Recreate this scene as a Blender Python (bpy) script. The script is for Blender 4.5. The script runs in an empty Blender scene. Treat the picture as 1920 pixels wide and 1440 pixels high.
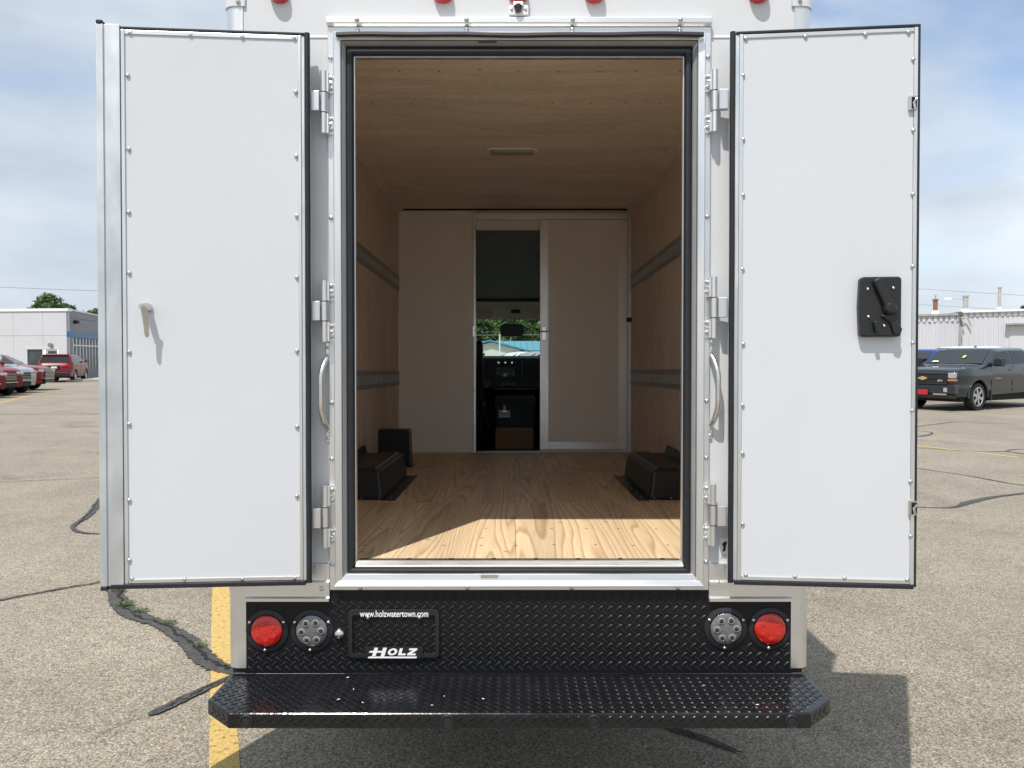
import bpy, bmesh, math, random
from math import sin, cos, pi, radians, atan, atan2, sqrt
from mathutils import Vector, Matrix, noise

random.seed(7)
S = bpy.context.scene
COL = S.collection

# ------------------------------------------------------------------ camera
FPX = 1442.0                                   # focal length in pixels of the 1920 x 1440 photograph
CAM = Vector((0.0, -2.64, 1.60))
PITCH = atan((720 - 668) / FPX)                # the camera looks slightly down
cd = bpy.data.cameras.new('camera')
cam = bpy.data.objects.new('camera', cd)
COL.objects.link(cam)
cam.location = CAM
cam.rotation_euler = (pi / 2 - PITCH, 0, 0)
cd.sensor_width = 36.0
cd.lens = FPX / 1920 * 36.0
cd.clip_start = 0.05
cd.clip_end = 3000
S.camera = cam

# ------------------------------------------------------------------ sky and sun
SUN_EL = radians(63)
SUN_H = Vector((-0.461, -0.887, 0)).normalized()      # horizontal direction towards the sun
w = bpy.data.worlds.new('World')
S.world = w
w.use_nodes = True
wn, wl = w.node_tree.nodes, w.node_tree.links
wn.clear()
wout = wn.new('ShaderNodeOutputWorld')
bg = wn.new('ShaderNodeBackground')
sky = wn.new('ShaderNodeTexSky')
sky.sky_type = 'NISHITA'
sky.sun_disc = False
sky.sun_elevation = SUN_EL
sky.sun_rotation = atan2(SUN_H.x, SUN_H.y)
sky.air_density = 1.0
sky.dust_density = 1.5
tc = wn.new('ShaderNodeTexCoord')
mp = wn.new('ShaderNodeMapping')
mp.inputs['Scale'].default_value = (1.0, 1.0, 2.6)
mp.inputs['Location'].default_value = (0.47, 0.0, 0.62)
nz = wn.new('ShaderNodeTexNoise')
nz.inputs['Scale'].default_value = 1.7
nz.inputs['Detail'].default_value = 7
nz.inputs['Roughness'].default_value = 0.52
nz.inputs['Distortion'].default_value = 0.5
rp = wn.new('ShaderNodeValToRGB')
rp.color_ramp.elements[0].position = 0.30
rp.color_ramp.elements[0].color = (0.12, 0.12, 0.12, 1)
rp.color_ramp.elements[1].position = 0.455
rp.color_ramp.elements[1].color = (0.95, 0.95, 0.95, 1)
# second noise gives grey and bright parts within the cloud veil
nz2 = wn.new('ShaderNodeTexNoise')
nz2.inputs['Scale'].default_value = 3.1
nz2.inputs['Detail'].default_value = 6
rp2 = wn.new('ShaderNodeValToRGB')
rp2.color_ramp.elements[0].position = 0.3
rp2.color_ramp.elements[0].color = (2.9, 3.3, 3.8, 1)
rp2.color_ramp.elements[1].position = 0.7
rp2.color_ramp.elements[1].color = (4.7, 5.1, 5.5, 1)
mixs = wn.new('ShaderNodeMix')
mixs.data_type = 'RGBA'
wl.new(tc.outputs['Generated'], mp.inputs['Vector'])
wl.new(mp.outputs[0], nz.inputs['Vector'])
wl.new(mp.outputs[0], nz2.inputs['Vector'])
wl.new(nz.outputs['Fac'], rp.inputs['Fac'])
wl.new(nz2.outputs['Fac'], rp2.inputs['Fac'])
wl.new(rp.outputs['Color'], mixs.inputs[0])
wl.new(sky.outputs[0], mixs.inputs[6])
wl.new(rp2.outputs['Color'], mixs.inputs[7])
wl.new(mixs.outputs[2], bg.inputs['Color'])
bg.inputs['Strength'].default_value = 0.128
wl.new(bg.outputs[0], wout.inputs['Surface'])

sd = bpy.data.lights.new('sun', 'SUN')
sd.energy = 3.1
sd.angle = radians(0.55)
sd.color = (1.0, 0.955, 0.885)
sun = bpy.data.objects.new('sun', sd)
COL.objects.link(sun)
tosun = Vector((SUN_H.x * cos(SUN_EL), SUN_H.y * cos(SUN_EL), sin(SUN_EL)))
sun.rotation_euler = (-tosun).to_track_quat('-Z', 'Y').to_euler()
sun.location = (-6, -12, 20)

S.view_settings.view_transform = 'Standard'
S.view_settings.look = 'None'
S.view_settings.exposure = 0.6
S.view_settings.gamma = 1.0
S.view_settings.use_curve_mapping = False
S.cycles.max_bounces = 14
S.cycles.diffuse_bounces = 8
S.cycles.glossy_bounces = 6
S.cycles.transmission_bounces = 8
S.cycles.transparent_max_bounces = 16

# ------------------------------------------------------------------ measuring helpers
def ray(px, py):
    u, v = (px - 960) / FPX, (720 - py) / FPX
    return Vector((u, cos(PITCH) + v * sin(PITCH), -sin(PITCH) + v * cos(PITCH)))

def G(px, py, z=0.0):                           # a point of the level ground
    r = ray(px, py)
    t = (z - CAM.z) / r.z
    return CAM + r * t

def WD(px, py, dist):                           # world point at a distance straight ahead of the camera
    r = ray(px, py)
    return CAM + r * (dist / r.y)

TILT = radians(1.15)                            # the truck stands nose-down
TR = Matrix.Rotation(-TILT, 3, 'X')
TRI = TR.inverted()
CT = TRI @ CAM

def P(px, py, y=0.0):                           # truck-frame point in the plane y
    r = TRI @ ray(px, py)
    return CT + r * ((y - CT.y) / r.y)

def X(px, y=0.0):
    return P(px, 697, y).x

def Z(py, y=0.0):
    return P(962, py, y).z

# ------------------------------------------------------------------ materials
MATS = {}

def new_mat(name):
    m = bpy.data.materials.new(name)
    m.use_nodes = True
    b = m.node_tree.nodes['Principled BSDF']
    MATS[name] = m
    return m, m.node_tree.nodes, m.node_tree.links, b

def mat(name, col, rough=0.5, metal=0.0, var=0.0, vscale=6.0, bump=0.0, bscale=80.0, rvar=0.0, coat=0.0, spec=0.5, stretch=(1, 1, 1), trans=0.0, ior=1.45, detail=5):
    m, n, l, b = new_mat(name)
    b.inputs['Base Color'].default_value = (*col, 1)
    b.inputs['Roughness'].default_value = rough
    b.inputs['Metallic'].default_value = metal
    b.inputs['Coat Weight'].default_value = coat
    b.inputs['Coat Roughness'].default_value = 0.035
    b.inputs['Specular IOR Level'].default_value = spec
    b.inputs['Transmission Weight'].default_value = trans
    b.inputs['IOR'].default_value = ior
    if var or bump or rvar:
        t = n.new('ShaderNodeTexCoord')
        mpn = n.new('ShaderNodeMapping')
        mpn.inputs['Scale'].default_value = stretch
        l.new(t.outputs['Object'], mpn.inputs['Vector'])
        if var or rvar:
            q = n.new('ShaderNodeTexNoise')
            q.inputs['Scale'].default_value = vscale
            q.inputs['Detail'].default_value = detail
            q.inputs['Roughness'].default_value = 0.6
            l.new(mpn.outputs[0], q.inputs['Vector'])
            if var:
                r = n.new('ShaderNodeMapRange')
                r.inputs['From Min'].default_value = 0.3
                r.inputs['From Max'].default_value = 0.7
                r.inputs['To Min'].default_value = 1 - var
                r.inputs['To Max'].default_value = 1 + var
                l.new(q.outputs['Fac'], r.inputs['Value'])
                x = n.new('ShaderNodeVectorMath')
                x.operation = 'SCALE'
                x.inputs[0].default_value = col
                l.new(r.outputs[0], x.inputs['Scale'])
                l.new(x.outputs[0], b.inputs['Base Color'])
            if rvar:
                r = n.new('ShaderNodeMapRange')
                r.inputs['From Min'].default_value = 0.3
                r.inputs['From Max'].default_value = 0.7
                r.inputs['To Min'].default_value = max(0.02, rough - rvar)
                r.inputs['To Max'].default_value = rough + rvar
                l.new(q.outputs['Fac'], r.inputs['Value'])
                l.new(r.outputs[0], b.inputs['Roughness'])
        if bump:
            q = n.new('ShaderNodeTexNoise')
            q.inputs['Scale'].default_value = bscale
            q.inputs['Detail'].default_value = 3
            l.new(mpn.outputs[0], q.inputs['Vector'])
            bn = n.new('ShaderNodeBump')
            bn.inputs['Strength'].default_value = bump
            bn.inputs['Distance'].default_value = 0.01
            l.new(q.outputs['Fac'], bn.inputs['Height'])
            l.new(bn.outputs[0], b.inputs['Normal'])
    return m

mat('white_paint', (0.62, 0.63, 0.65), 0.32, var=0.02, vscale=2.5, bump=0.03, bscale=5, rvar=0.05, coat=0.25)
mat('white_panel', (0.585, 0.605, 0.64), 0.36, var=0.018, vscale=1.6, bump=0.05, bscale=2.2, rvar=0.10, coat=0.15)
mat('white_trim', (0.82, 0.82, 0.82), 0.4, var=0.02)
mat('aluminium', (0.76, 0.76, 0.755), 0.40, 1.0, var=0.05, vscale=14, rvar=0.09, stretch=(1, 1, 0.12))
mat('aluminium_rail', (0.76, 0.76, 0.755), 0.40, 1.0, var=0.05, vscale=14, rvar=0.09, stretch=(0.12, 1, 1))
mat('galvanised', (0.62, 0.65, 0.67), 0.48, 0.85, var=0.10, vscale=9, rvar=0.12, stretch=(1, 1, 0.5))
mat('steel_bright', (0.72, 0.71, 0.69), 0.22, 1.0, rvar=0.05, var=0.03)
mat('bolt_steel', (0.62, 0.61, 0.60), 0.28, 1.0)
mat('chrome', (0.62, 0.61, 0.59), 0.08, 1.0)
mat('etrack_dark', (0.30, 0.32, 0.315), 0.5, 0.3, var=0.1, vscale=12)
mat('etrack_steel', (0.50, 0.52, 0.51), 0.45, 0.3, var=0.1, vscale=12)
mat('reveal_grey', (0.24, 0.24, 0.24), 0.55, var=0.1)
mat('rubber', (0.013, 0.0155, 0.020), 0.55, var=0.25, vscale=20)
mat('black_plastic', (0.016, 0.017, 0.019), 0.38, bump=0.04, bscale=240)
mat('black_tread', (0.0080, 0.0085, 0.0098), 0.17, rvar=0.09, var=0.4, vscale=7, bump=0.05, bscale=60)
mat('black_tread_matt', (0.009, 0.0095, 0.011), 0.30, rvar=0.06, vscale=5, bump=0.05, bscale=60, spec=0.28)
mat('tread_bar', (0.011, 0.0115, 0.013), 0.46, rvar=0.08, vscale=9, spec=0.35)
mat('step_bar', (0.009, 0.0095, 0.011), 0.21, rvar=0.08, var=0.4, vscale=9, spec=0.28)
mat('black_powder', (0.014, 0.014, 0.016), 0.5, var=0.2)
mat('dark_gap', (0.008, 0.008, 0.008), 0.9)
mat('red_lens', (0.50, 0.012, 0.008), 0.16, coat=0.6, bump=0.25, bscale=110, spec=0.6)
mat('marker_red', (0.55, 0.01, 0.012), 0.12, coat=0.8)
mat('clear_lens', (0.15, 0.155, 0.165), 0.14, 0.25, coat=0.7, var=0.25, vscale=30, bump=0.2, bscale=150)
mat('led_dark', (0.03, 0.03, 0.034), 0.15, 0.3, coat=0.6)
mat('print_white', (0.82, 0.82, 0.82), 0.5)
mat('print_black', (0.012, 0.012, 0.012), 0.5)
mat('bulkhead_white', (0.85, 0.82, 0.765), 0.36, var=0.02, vscale=3, coat=0.2)
mat('headliner', (0.55, 0.48, 0.39), 0.9, var=0.06, vscale=8, bump=0.05, bscale=160)
mat('grey_liner', (0.24, 0.27, 0.28), 0.85, var=0.06, vscale=8, bump=0.08, bscale=220)
mat('dash_black', (0.026, 0.028, 0.033), 0.55, bump=0.08, bscale=300)
mat('seat_vinyl', (0.018, 0.020, 0.025), 0.42, bump=0.10, bscale=180)
mat('cardboard', (0.34, 0.20, 0.11), 0.85, var=0.08, vscale=7)
mat('paper', (0.75, 0.75, 0.72), 0.7)
mat('tyre', (0.018, 0.018, 0.018), 0.85, var=0.2)
mat('rim', (0.62, 0.62, 0.63), 0.25, 0.95)
mat('car_glass', (0.015, 0.020, 0.023), 0.05, spec=0.5)
mat('paint_graphite', (0.009, 0.016, 0.023), 0.22, 0.0, coat=0.9, spec=0.4)
mat('paint_red', (0.16, 0.008, 0.012), 0.3, 0.0, coat=0.35, spec=0.3)
mat('paint_blue', (0.010, 0.045, 0.21), 0.3, 0.0, coat=0.35, spec=0.3)
mat('paint_silver', (0.42, 0.43, 0.45), 0.28, 0.6, coat=1.0)
mat('paint_white_car', (0.78, 0.79, 0.80), 0.3, coat=1.0)
mat('headlamp', (0.6, 0.62, 0.65), 0.1, 0.7, coat=1.0)
mat('amber', (0.55, 0.16, 0.05), 0.2, coat=0.8)
mat('tail_red', (0.30, 0.006, 0.008), 0.15, coat=1.0)
mat('plate_red', (0.45, 0.02, 0.03), 0.5)
mat('gold', (0.85, 0.62, 0.25), 0.25, 0.9)
mat('sticker_green', (0.40, 0.78, 0.10), 0.6)
mat('wall_white', (0.57, 0.57, 0.60), 0.65, var=0.03, vscale=0.8)
mat('wall_grey', (0.20, 0.215, 0.235), 0.55, var=0.05, vscale=0.8)
mat('band_blue', (0.02, 0.12, 0.33), 0.4)
mat('storefront_glass', (0.045, 0.06, 0.06), 0.08, spec=0.8, var=0.4, vscale=1.3)
mat('frame_grey', (0.66, 0.67, 0.68), 0.4, 0.3)
mat('metal_siding', (0.58, 0.58, 0.62), 0.55, var=0.05, vscale=0.9, stretch=(1, 1, 0.25))
mat('rust', (0.25, 0.10, 0.055), 0.85, var=0.35, vscale=6)
mat('stack_grey', (0.42, 0.40, 0.37), 0.6, 0.4, var=0.2, vscale=4)
mat('roof_blue', (0.10, 0.30, 0.40), 0.5, var=0.05, vscale=1)
mat('gable_white', (0.72, 0.74, 0.68), 0.7, var=0.03, vscale=1)
mat('concrete', (0.42, 0.39, 0.33), 0.9, var=0.12, vscale=3, bump=0.2, bscale=40)
mat('grass', (0.07, 0.12, 0.03), 0.9, var=0.3, vscale=3)
mat('sealer', (0.058, 0.056, 0.054), 0.72, var=0.55, vscale=55, bump=0.4, bscale=110, detail=3)
mat('crack_dark', (0.018, 0.017, 0.016), 0.95)
mat('bark', (0.10, 0.075, 0.055), 0.95, var=0.3, vscale=8, bump=0.4, bscale=20)
mat('wire', (0.16, 0.17, 0.18), 0.7)
mat('husk', (0.72, 0.68, 0.58), 0.8)
mat('screw_brown', (0.30, 0.22, 0.16), 0.6)
mat('undercarriage', (0.02, 0.02, 0.02), 0.8)

def foliage(name, c1, c2):
    m, n, l, b = new_mat(name)
    g = n.new('ShaderNodeNewGeometry')
    r = n.new('ShaderNodeValToRGB')
    r.color_ramp.elements[0].color = (*c1, 1)
    r.color_ramp.elements[1].color = (*c2, 1)
    l.new(g.outputs['Random Per Island'], r.inputs['Fac'])
    l.new(r.outputs['Color'], b.inputs['Base Color'])
    b.inputs['Roughness'].default_value = 0.6
    tl = n.new('ShaderNodeBsdfTranslucent')
    l.new(r.outputs['Color'], tl.inputs['Color'])
    mx = n.new('ShaderNodeMixShader')
    mx.inputs[0].default_value = 0.3
    l.new(b.outputs[0], mx.inputs[1])
    l.new(tl.outputs[0], mx.inputs[2])
    l.new(mx.outputs[0], n['Material Output'].inputs['Surface'])
    return m

foliage('leaves', (0.030, 0.070, 0.016), (0.085, 0.15, 0.035))
foliage('leaves_pale', (0.05, 0.10, 0.03), (0.13, 0.21, 0.06))
foliage('weed_leaves', (0.09, 0.13, 0.045), (0.21, 0.27, 0.12))

def glass_mat(name, tint, refl=1.0):
    m, n, l, b = new_mat(name)
    n.remove(b)
    t = n.new('ShaderNodeBsdfTransparent')
    t.inputs['Color'].default_value = (*tint, 1)
    g = n.new('ShaderNodeBsdfGlossy')
    g.inputs['Roughness'].default_value = 0.02
    fr = n.new('ShaderNodeFresnel')
    fr.inputs['IOR'].default_value = 1.4
    mx = n.new('ShaderNodeMixShader')
    l.new(fr.outputs[0], mx.inputs[0])
    l.new(t.outputs[0], mx.inputs[1])
    l.new(g.outputs[0], mx.inputs[2])
    l.new(mx.outputs[0], n['Material Output'].inputs['Surface'])
    return m

glass_mat('windshield_glass', (0.72, 0.82, 0.77))

def asphalt_mat():
    m, n, l, b = new_mat('asphalt')
    g = n.new('ShaderNodeNewGeometry')
    # stones: random tone per cell
    v = n.new('ShaderNodeTexVoronoi')
    v.inputs['Scale'].default_value = 125
    v.inputs['Randomness'].default_value = 1.0
    l.new(g.outputs['Position'], v.inputs['Vector'])
    sep = n.new('ShaderNodeSeparateColor')
    l.new(v.outputs['Color'], sep.inputs[0])
    r = n.new('ShaderNodeValToRGB')
    e = r.color_ramp.elements
    e[0].position = 0.0
    e[0].color = (0.173, 0.147, 0.110, 1)
    e[1].position = 1.0
    e[1].color = (0.443, 0.389, 0.308, 1)
    for p_, c_ in ((0.22, (0.226, 0.194, 0.148, 1)), (0.65, (0.279, 0.242, 0.187, 1)), (0.88, (0.332, 0.290, 0.225, 1))):
        x = e.new(p_)
        x.color = c_
    l.new(sep.outputs[0], r.inputs['Fac'])
    # a second channel turns some stones pinkish, some grey
    hs = n.new('ShaderNodeHueSaturation')
    mh = n.new('ShaderNodeMapRange')
    mh.inputs['To Min'].default_value = 0.55
    mh.inputs['To Max'].default_value = 1.35
    l.new(sep.outputs[1], mh.inputs['Value'])
    l.new(mh.outputs[0], hs.inputs['Saturation'])
    l.new(r.outputs['Color'], hs.inputs['Color'])
    edge = n.new('ShaderNodeMapRange')
    edge.inputs['From Min'].default_value = 0.45
    edge.inputs['From Max'].default_value = 0.78
    edge.inputs['To Min'].default_value = 1.0
    edge.inputs['To Max'].default_value = 0.46
    l.new(v.outputs['Distance'], edge.inputs['Value'])
    def patch(scale, lo, hi, fmin=.3, fmax=.7, detail=8, rough=.65):
        q = n.new('ShaderNodeTexNoise')
        q.inputs['Scale'].default_value = scale
        q.inputs['Detail'].default_value = detail
        q.inputs['Roughness'].default_value = rough
        l.new(g.outputs['Position'], q.inputs['Vector'])
        mr = n.new('ShaderNodeMapRange')
        mr.inputs['From Min'].default_value = fmin
        mr.inputs['From Max'].default_value = fmax
        mr.inputs['To Min'].default_value = lo
        mr.inputs['To Max'].default_value = hi
        l.new(q.outputs['Fac'], mr.inputs['Value'])
        return mr.outputs[0]
    outc = hs.outputs['Color']
    for src in (edge.outputs[0], patch(1.1, .90, 1.22), patch(0.23, .90, 1.12), patch(11, .90, 1.12), patch(0.55, .74, 1.0, .30, .40, 5, .55)):
        mul = n.new('ShaderNodeVectorMath')
        mul.operation = 'SCALE'
        l.new(outc, mul.inputs[0])
        l.new(src, mul.inputs['Scale'])
        outc = mul.outputs[0]
    l.new(outc, b.inputs['Base Color'])
    b.inputs['Roughness'].default_value = 0.88
    bn = n.new('ShaderNodeBump')
    bn.inputs['Strength'].default_value = 0.45
    bn.inputs['Distance'].default_value = 0.003
    bn.invert = True
    l.new(v.outputs['Distance'], bn.inputs['Height'])
    l.new(bn.outputs[0], b.inputs['Normal'])
asphalt_mat()

def line_paint_mat():
    m, n, l, b = new_mat('yellow_paint')
    g = n.new('ShaderNodeNewGeometry')
    v = n.new('ShaderNodeTexVoronoi')
    v.inputs['Scale'].default_value = 62
    l.new(g.outputs['Position'], v.inputs['Vector'])
    q = n.new('ShaderNodeTexNoise')
    q.inputs['Scale'].default_value = 45
    q.inputs['Detail'].default_value = 6
    l.new(g.outputs['Position'], q.inputs['Vector'])
    r = n.new('ShaderNodeValToRGB')
    r.color_ramp.elements[0].position = 0.30
    r.color_ramp.elements[0].color = (0.17, 0.12, 0.05, 1)
    r.color_ramp.elements[1].position = 0.42
    r.color_ramp.elements[1].color = (0.47, 0.32, 0.095, 1)
    x = r.color_ramp.elements.new(0.7)
    x.color = (0.54, 0.385, 0.15, 1)
    l.new(q.outputs['Fac'], r.inputs['Fac'])
    l.new(r.outputs['Color'], b.inputs['Base Color'])
    b.inputs['Roughness'].default_value = 0.75
    bn = n.new('ShaderNodeBump')
    bn.inputs['Strength'].default_value = 0.6
    bn.inputs['Distance'].default_value = 0.005
    bn.invert = True
    l.new(v.outputs['Distance'], bn.inputs['Height'])
    l.new(bn.outputs[0], b.inputs['Normal'])
line_paint_mat()

def wood_mat(name, light, dark, sx, sy, sz, freq, amount, rough, spots=0.0, seed=0.0, blotch=0.1, straight=0.0):
    """softwood veneer: contour lines of a stretched noise field read as cathedral grain"""
    m, n, l, b = new_mat(name)
    t = n.new('ShaderNodeTexCoord')
    oi = n.new('ShaderNodeObjectInfo')
    mpn = n.new('ShaderNodeMapping')
    mpn.inputs['Scale'].default_value = (sx, sy, sz)
    off = n.new('ShaderNodeVectorMath')
    off.operation = 'SCALE'
    off.inputs[0].default_value = (13.0, 7.0, 5.0)
    l.new(oi.outputs['Random'], off.inputs['Scale'])
    l.new(off.outputs[0], mpn.inputs['Location'])
    l.new(t.outputs['Object'], mpn.inputs['Vector'])
    q = n.new('ShaderNodeTexNoise')
    q.inputs['Scale'].default_value = 1.0
    q.inputs['Detail'].default_value = 2.6
    q.inputs['Roughness'].default_value = 0.4
    l.new(mpn.outputs[0], q.inputs['Vector'])
    mu = n.new('ShaderNodeMath')
    mu.operation = 'MULTIPLY'
    mu.inputs[1].default_value = freq
    l.new(q.outputs['Fac'], mu.inputs[0])
    sx_ = n.new('ShaderNodeSeparateXYZ')
    l.new(t.outputs['Object'], sx_.inputs[0])
    lin = n.new('ShaderNodeMath')
    lin.operation = 'MULTIPLY_ADD'
    lin.inputs[1].default_value = straight
    l.new(sx_.outputs['X'], lin.inputs[0])
    l.new(mu.outputs[0], lin.inputs[2])
    fr = n.new('ShaderNodeMath')
    fr.operation = 'FRACT'
    l.new(lin.outputs[0], fr.inputs[0])
    r = n.new('ShaderNodeValToRGB')
    e = r.color_ramp.elements
    e[0].position = 0.0
    e[0].color = (*light, 1)
    e[1].position = 1.0
    e[1].color = (*light, 1)
    k = e.new(0.62)
    k.color = tuple(light[i] * (1 - 0.25 * amount) + dark[i] * 0.25 * amount for i in range(3)) + (1,)
    k = e.new(0.86)
    k.color = tuple(light[i] * (1 - amount) + dark[i] * amount for i in range(3)) + (1,)
    l.new(fr.outputs[0], r.inputs['Fac'])
    # fine fibre and blotches
    mp2 = n.new('ShaderNodeMapping')
    mp2.inputs['Scale'].default_value = (sx * 40, sy * 22, sz * 40)
    l.new(t.outputs['Object'], mp2.inputs['Vector'])
    q2 = n.new('ShaderNodeTexNoise')
    q2.inputs['Scale'].default_value = 1.0
    q2.inputs['Detail'].default_value = 4
    l.new(mp2.outputs[0], q2.inputs['Vector'])
    q3 = n.new('ShaderNodeTexNoise')
    q3.inputs['Scale'].default_value = 2.0
    q3.inputs['Detail'].default_value = 4
    l.new(mpn.outputs[0], q3.inputs['Vector'])
    def rng(src, lo, hi):
        z = n.new('ShaderNodeMapRange')
        z.inputs['From Min'].default_value = 0.3
        z.inputs['From Max'].default_value = 0.7
        z.inputs['To Min'].default_value = lo
        z.inputs['To Max'].default_value = hi
        l.new(src, z.inputs['Value'])
        return z.outputs[0]
    a = n.new('ShaderNodeMath')
    a.operation = 'MULTIPLY'
    l.new(rng(q2.outputs['Fac'], 0.9, 1.08), a.inputs[0])
    l.new(rng(q3.outputs['Fac'], 1 - blotch, 1 + blotch), a.inputs[1])
    sc = n.new('ShaderNodeVectorMath')
    sc.operation = 'SCALE'
    l.new(r.outputs['Color'], sc.inputs[0])
    l.new(a.outputs[0], sc.inputs['Scale'])
    outc = sc.outputs[0]
    if spots:
        mp3 = n.new('ShaderNodeMapping')
        mp3.inputs['Scale'].default_value = (9, 14, 9)
        l.new(t.outputs['Object'], mp3.inputs['Vector'])
        v = n.new('ShaderNodeTexVoronoi')
        v.inputs['Scale'].default_value = 1.0
        l.new(mp3.outputs[0], v.inputs['Vector'])
        z = n.new('ShaderNodeMapRange')
        z.inputs['From Min'].default_value = 0.06
        z.inputs['From Max'].default_value = 0.13
        z.inputs['To Min'].default_value = spots
        z.inputs['To Max'].default_value = 0.0
        l.new(v.outputs['Distance'], z.inputs['Value'])
        sp = n.new('ShaderNodeSeparateColor')
        l.new(v.outputs['Color'], sp.inputs[0])
        gt = n.new('ShaderNodeMath')
        gt.operation = 'GREATER_THAN'
        gt.inputs[1].default_value = 0.72
        l.new(sp.outputs[0], gt.inputs[0])
        mm = n.new('ShaderNodeMath')
        mm.operation = 'MULTIPLY'
        l.new(z.outputs[0], mm.inputs[0])
        l.new(gt.outputs[0], mm.inputs[1])
        mx = n.new('ShaderNodeMix')
        mx.data_type = 'RGBA'
        mx.inputs[7].default_value = (0.10, 0.05, 0.025, 1)
        l.new(mm.outputs[0], mx.inputs[0])
        l.new(outc, mx.inputs[6])
        outc = mx.outputs[2]
    l.new(outc, b.inputs['Base Color'])
    b.inputs['Roughness'].default_value = rough
    bn = n.new('ShaderNodeBump')
    bn.inputs['Strength'].default_value = 0.12
    bn.inputs['Distance'].default_value = 0.004
    l.new(fr.outputs[0], bn.inputs['Height'])
    l.new(bn.outputs[0], b.inputs['Normal'])
wood_mat('floor_pine', (0.70, 0.54, 0.345), (0.42, 0.25, 0.12), 3.6, 0.20, 1.0, 30, 0.8, 0.5, spots=0.8, straight=16.0, blotch=0.17)
wood_mat('ceiling_ply', (0.78, 0.68, 0.575), (0.57, 0.465, 0.375), 0.5, 3.0, 1.0, 9, 0.35, 0.6, blotch=0.10)
wood_mat('wall_ply', (0.70, 0.585, 0.50), (0.57, 0.455, 0.375), 1.0, 1.6, 0.4, 8, 0.3, 0.6, blotch=0.10)

# ------------------------------------------------------------------ mesh helpers
class MB:
    def __init__(self):
        self.v, self.f = [], []

    def add(self, vs, fs):
        o = len(self.v)
        self.v += [tuple(p) for p in vs]
        self.f += [tuple(i + o for i in q) for q in fs]
        return self

    def box(self, x0, x1, y0, y1, z0, z1):
        if x0 > x1: x0, x1 = x1, x0
        if y0 > y1: y0, y1 = y1, y0
        if z0 > z1: z0, z1 = z1, z0
        vs = [(x0, y0, z0), (x1, y0, z0), (x1, y1, z0), (x0, y1, z0), (x0, y0, z1), (x1, y0, z1), (x1, y1, z1), (x0, y1, z1)]
        return self.add(vs, [(0, 3, 2, 1), (4, 5, 6, 7), (0, 1, 5, 4), (1, 2, 6, 5), (2, 3, 7, 6), (3, 0, 4, 7)])

    def prism(self, poly, a, b, axis='y'):
        """poly of 2D points; extruded along the axis from a to b"""
        n = len(poly)
        def mk(p, t):
            if axis == 'y': return (p[0], t, p[1])
            if axis == 'x': return (t, p[0], p[1])
            return (p[0], p[1], t)
        vs = [mk(p, a) for p in poly] + [mk(p, b) for p in poly]
        fs = [tuple(range(n)), tuple(range(2 * n - 1, n - 1, -1))]
        for i in range(n):
            j = (i + 1) % n
            fs.append((i, i + n, j + n, j))
        return self.add(vs, fs)

    def loft(self, rings, closed=True, caps=True):
        n = len(rings[0])
        vs = [p for r in rings for p in r]
        fs = []
        for k in range(len(rings) - 1):
            for i in range(n if closed else n - 1):
                j = (i + 1) % n
                fs.append((k * n + i, k * n + j, (k + 1) * n + j, (k + 1) * n + i))
        if caps:
            fs.append(tuple(range(n - 1, -1, -1)))
            fs.append(tuple((len(rings) - 1) * n + i for i in range(n)))
        return self.add(vs, fs)

    def tube(self, pts, r, n=8, caps=True):
        pts = [Vector(p) for p in pts]
        rs = r if isinstance(r, (list, tuple)) else [r] * len(pts)
        rings = []
        up = None
        for i, p in enumerate(pts):
            d = (pts[min(i + 1, len(pts) - 1)] - pts[max(i - 1, 0)]).normalized()
            if up is None:
                up = Vector((0, 0, 1)) if abs(d.z) < 0.9 else Vector((1, 0, 0))
            a = d.cross(up).normalized()
            b = a.cross(d).normalized()
            up = b
            rings.append([p + a * (rs[i] * cos(2 * pi * k / n)) + b * (rs[i] * sin(2 * pi * k / n)) for k in range(n)])
        return self.loft(rings, True, caps)

    def lathe(self, prof, c, axis='y', n=24, caps=True):
        """prof of (radius, along) pairs"""
        rings = []
        for (r, t) in prof:
            ring = []
            for k in range(n):
                a = 2 * pi * k / n
                if axis == 'y': ring.append((c[0] + r * cos(a), c[1] + t, c[2] + r * sin(a)))
                elif axis == 'x': ring.append((c[0] + t, c[1] + r * cos(a), c[2] + r * sin(a)))
                else: ring.append((c[0] + r * cos(a), c[1] + r * sin(a), c[2] + t))
            rings.append(ring)
        return self.loft(rings, True, caps)

    def mesh(self, name, m, smooth=False):
        me = bpy.data.meshes.new(name)
        me.from_pydata(self.v, [], self.f)
        bm = bmesh.new()
        bm.from_mesh(me)
        bmesh.ops.recalc_face_normals(bm, faces=bm.faces)
        bm.to_mesh(me)
        bm.free()
        if m: me.materials.append(MATS[m])
        if smooth:
            for p in me.polygons: p.use_smooth = True
        me.update()
        return me

    def build(self, name, m, parent=None, smooth=False, bevel=0.0, seg=2, loc=None, rot=None):
        o = bpy.data.objects.new(name, self.mesh(name, m, smooth))
        COL.objects.link(o)
        if parent is not None: o.parent = parent
        if loc: o.location = loc
        if rot: o.rotation_euler = rot
        if bevel:
            bv = o.modifiers.new('bevel', 'BEVEL')
            bv.width = bevel
            bv.segments = seg
            bv.limit_method = 'ANGLE'
            bv.angle_limit = radians(35)
            bv.harden_normals = False
        if smooth:
            sm = o.data
            try:
                sm.set_sharp_from_angle(angle=radians(40))
            except Exception:
                pass
        return o

def box(name, m, parent, x0, x1, y0, y1, z0, z1, bevel=0.0, seg=2):
    return MB().box(x0, x1, y0, y1, z0, z1).build(name, m, parent, bevel=bevel, seg=seg)

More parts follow.
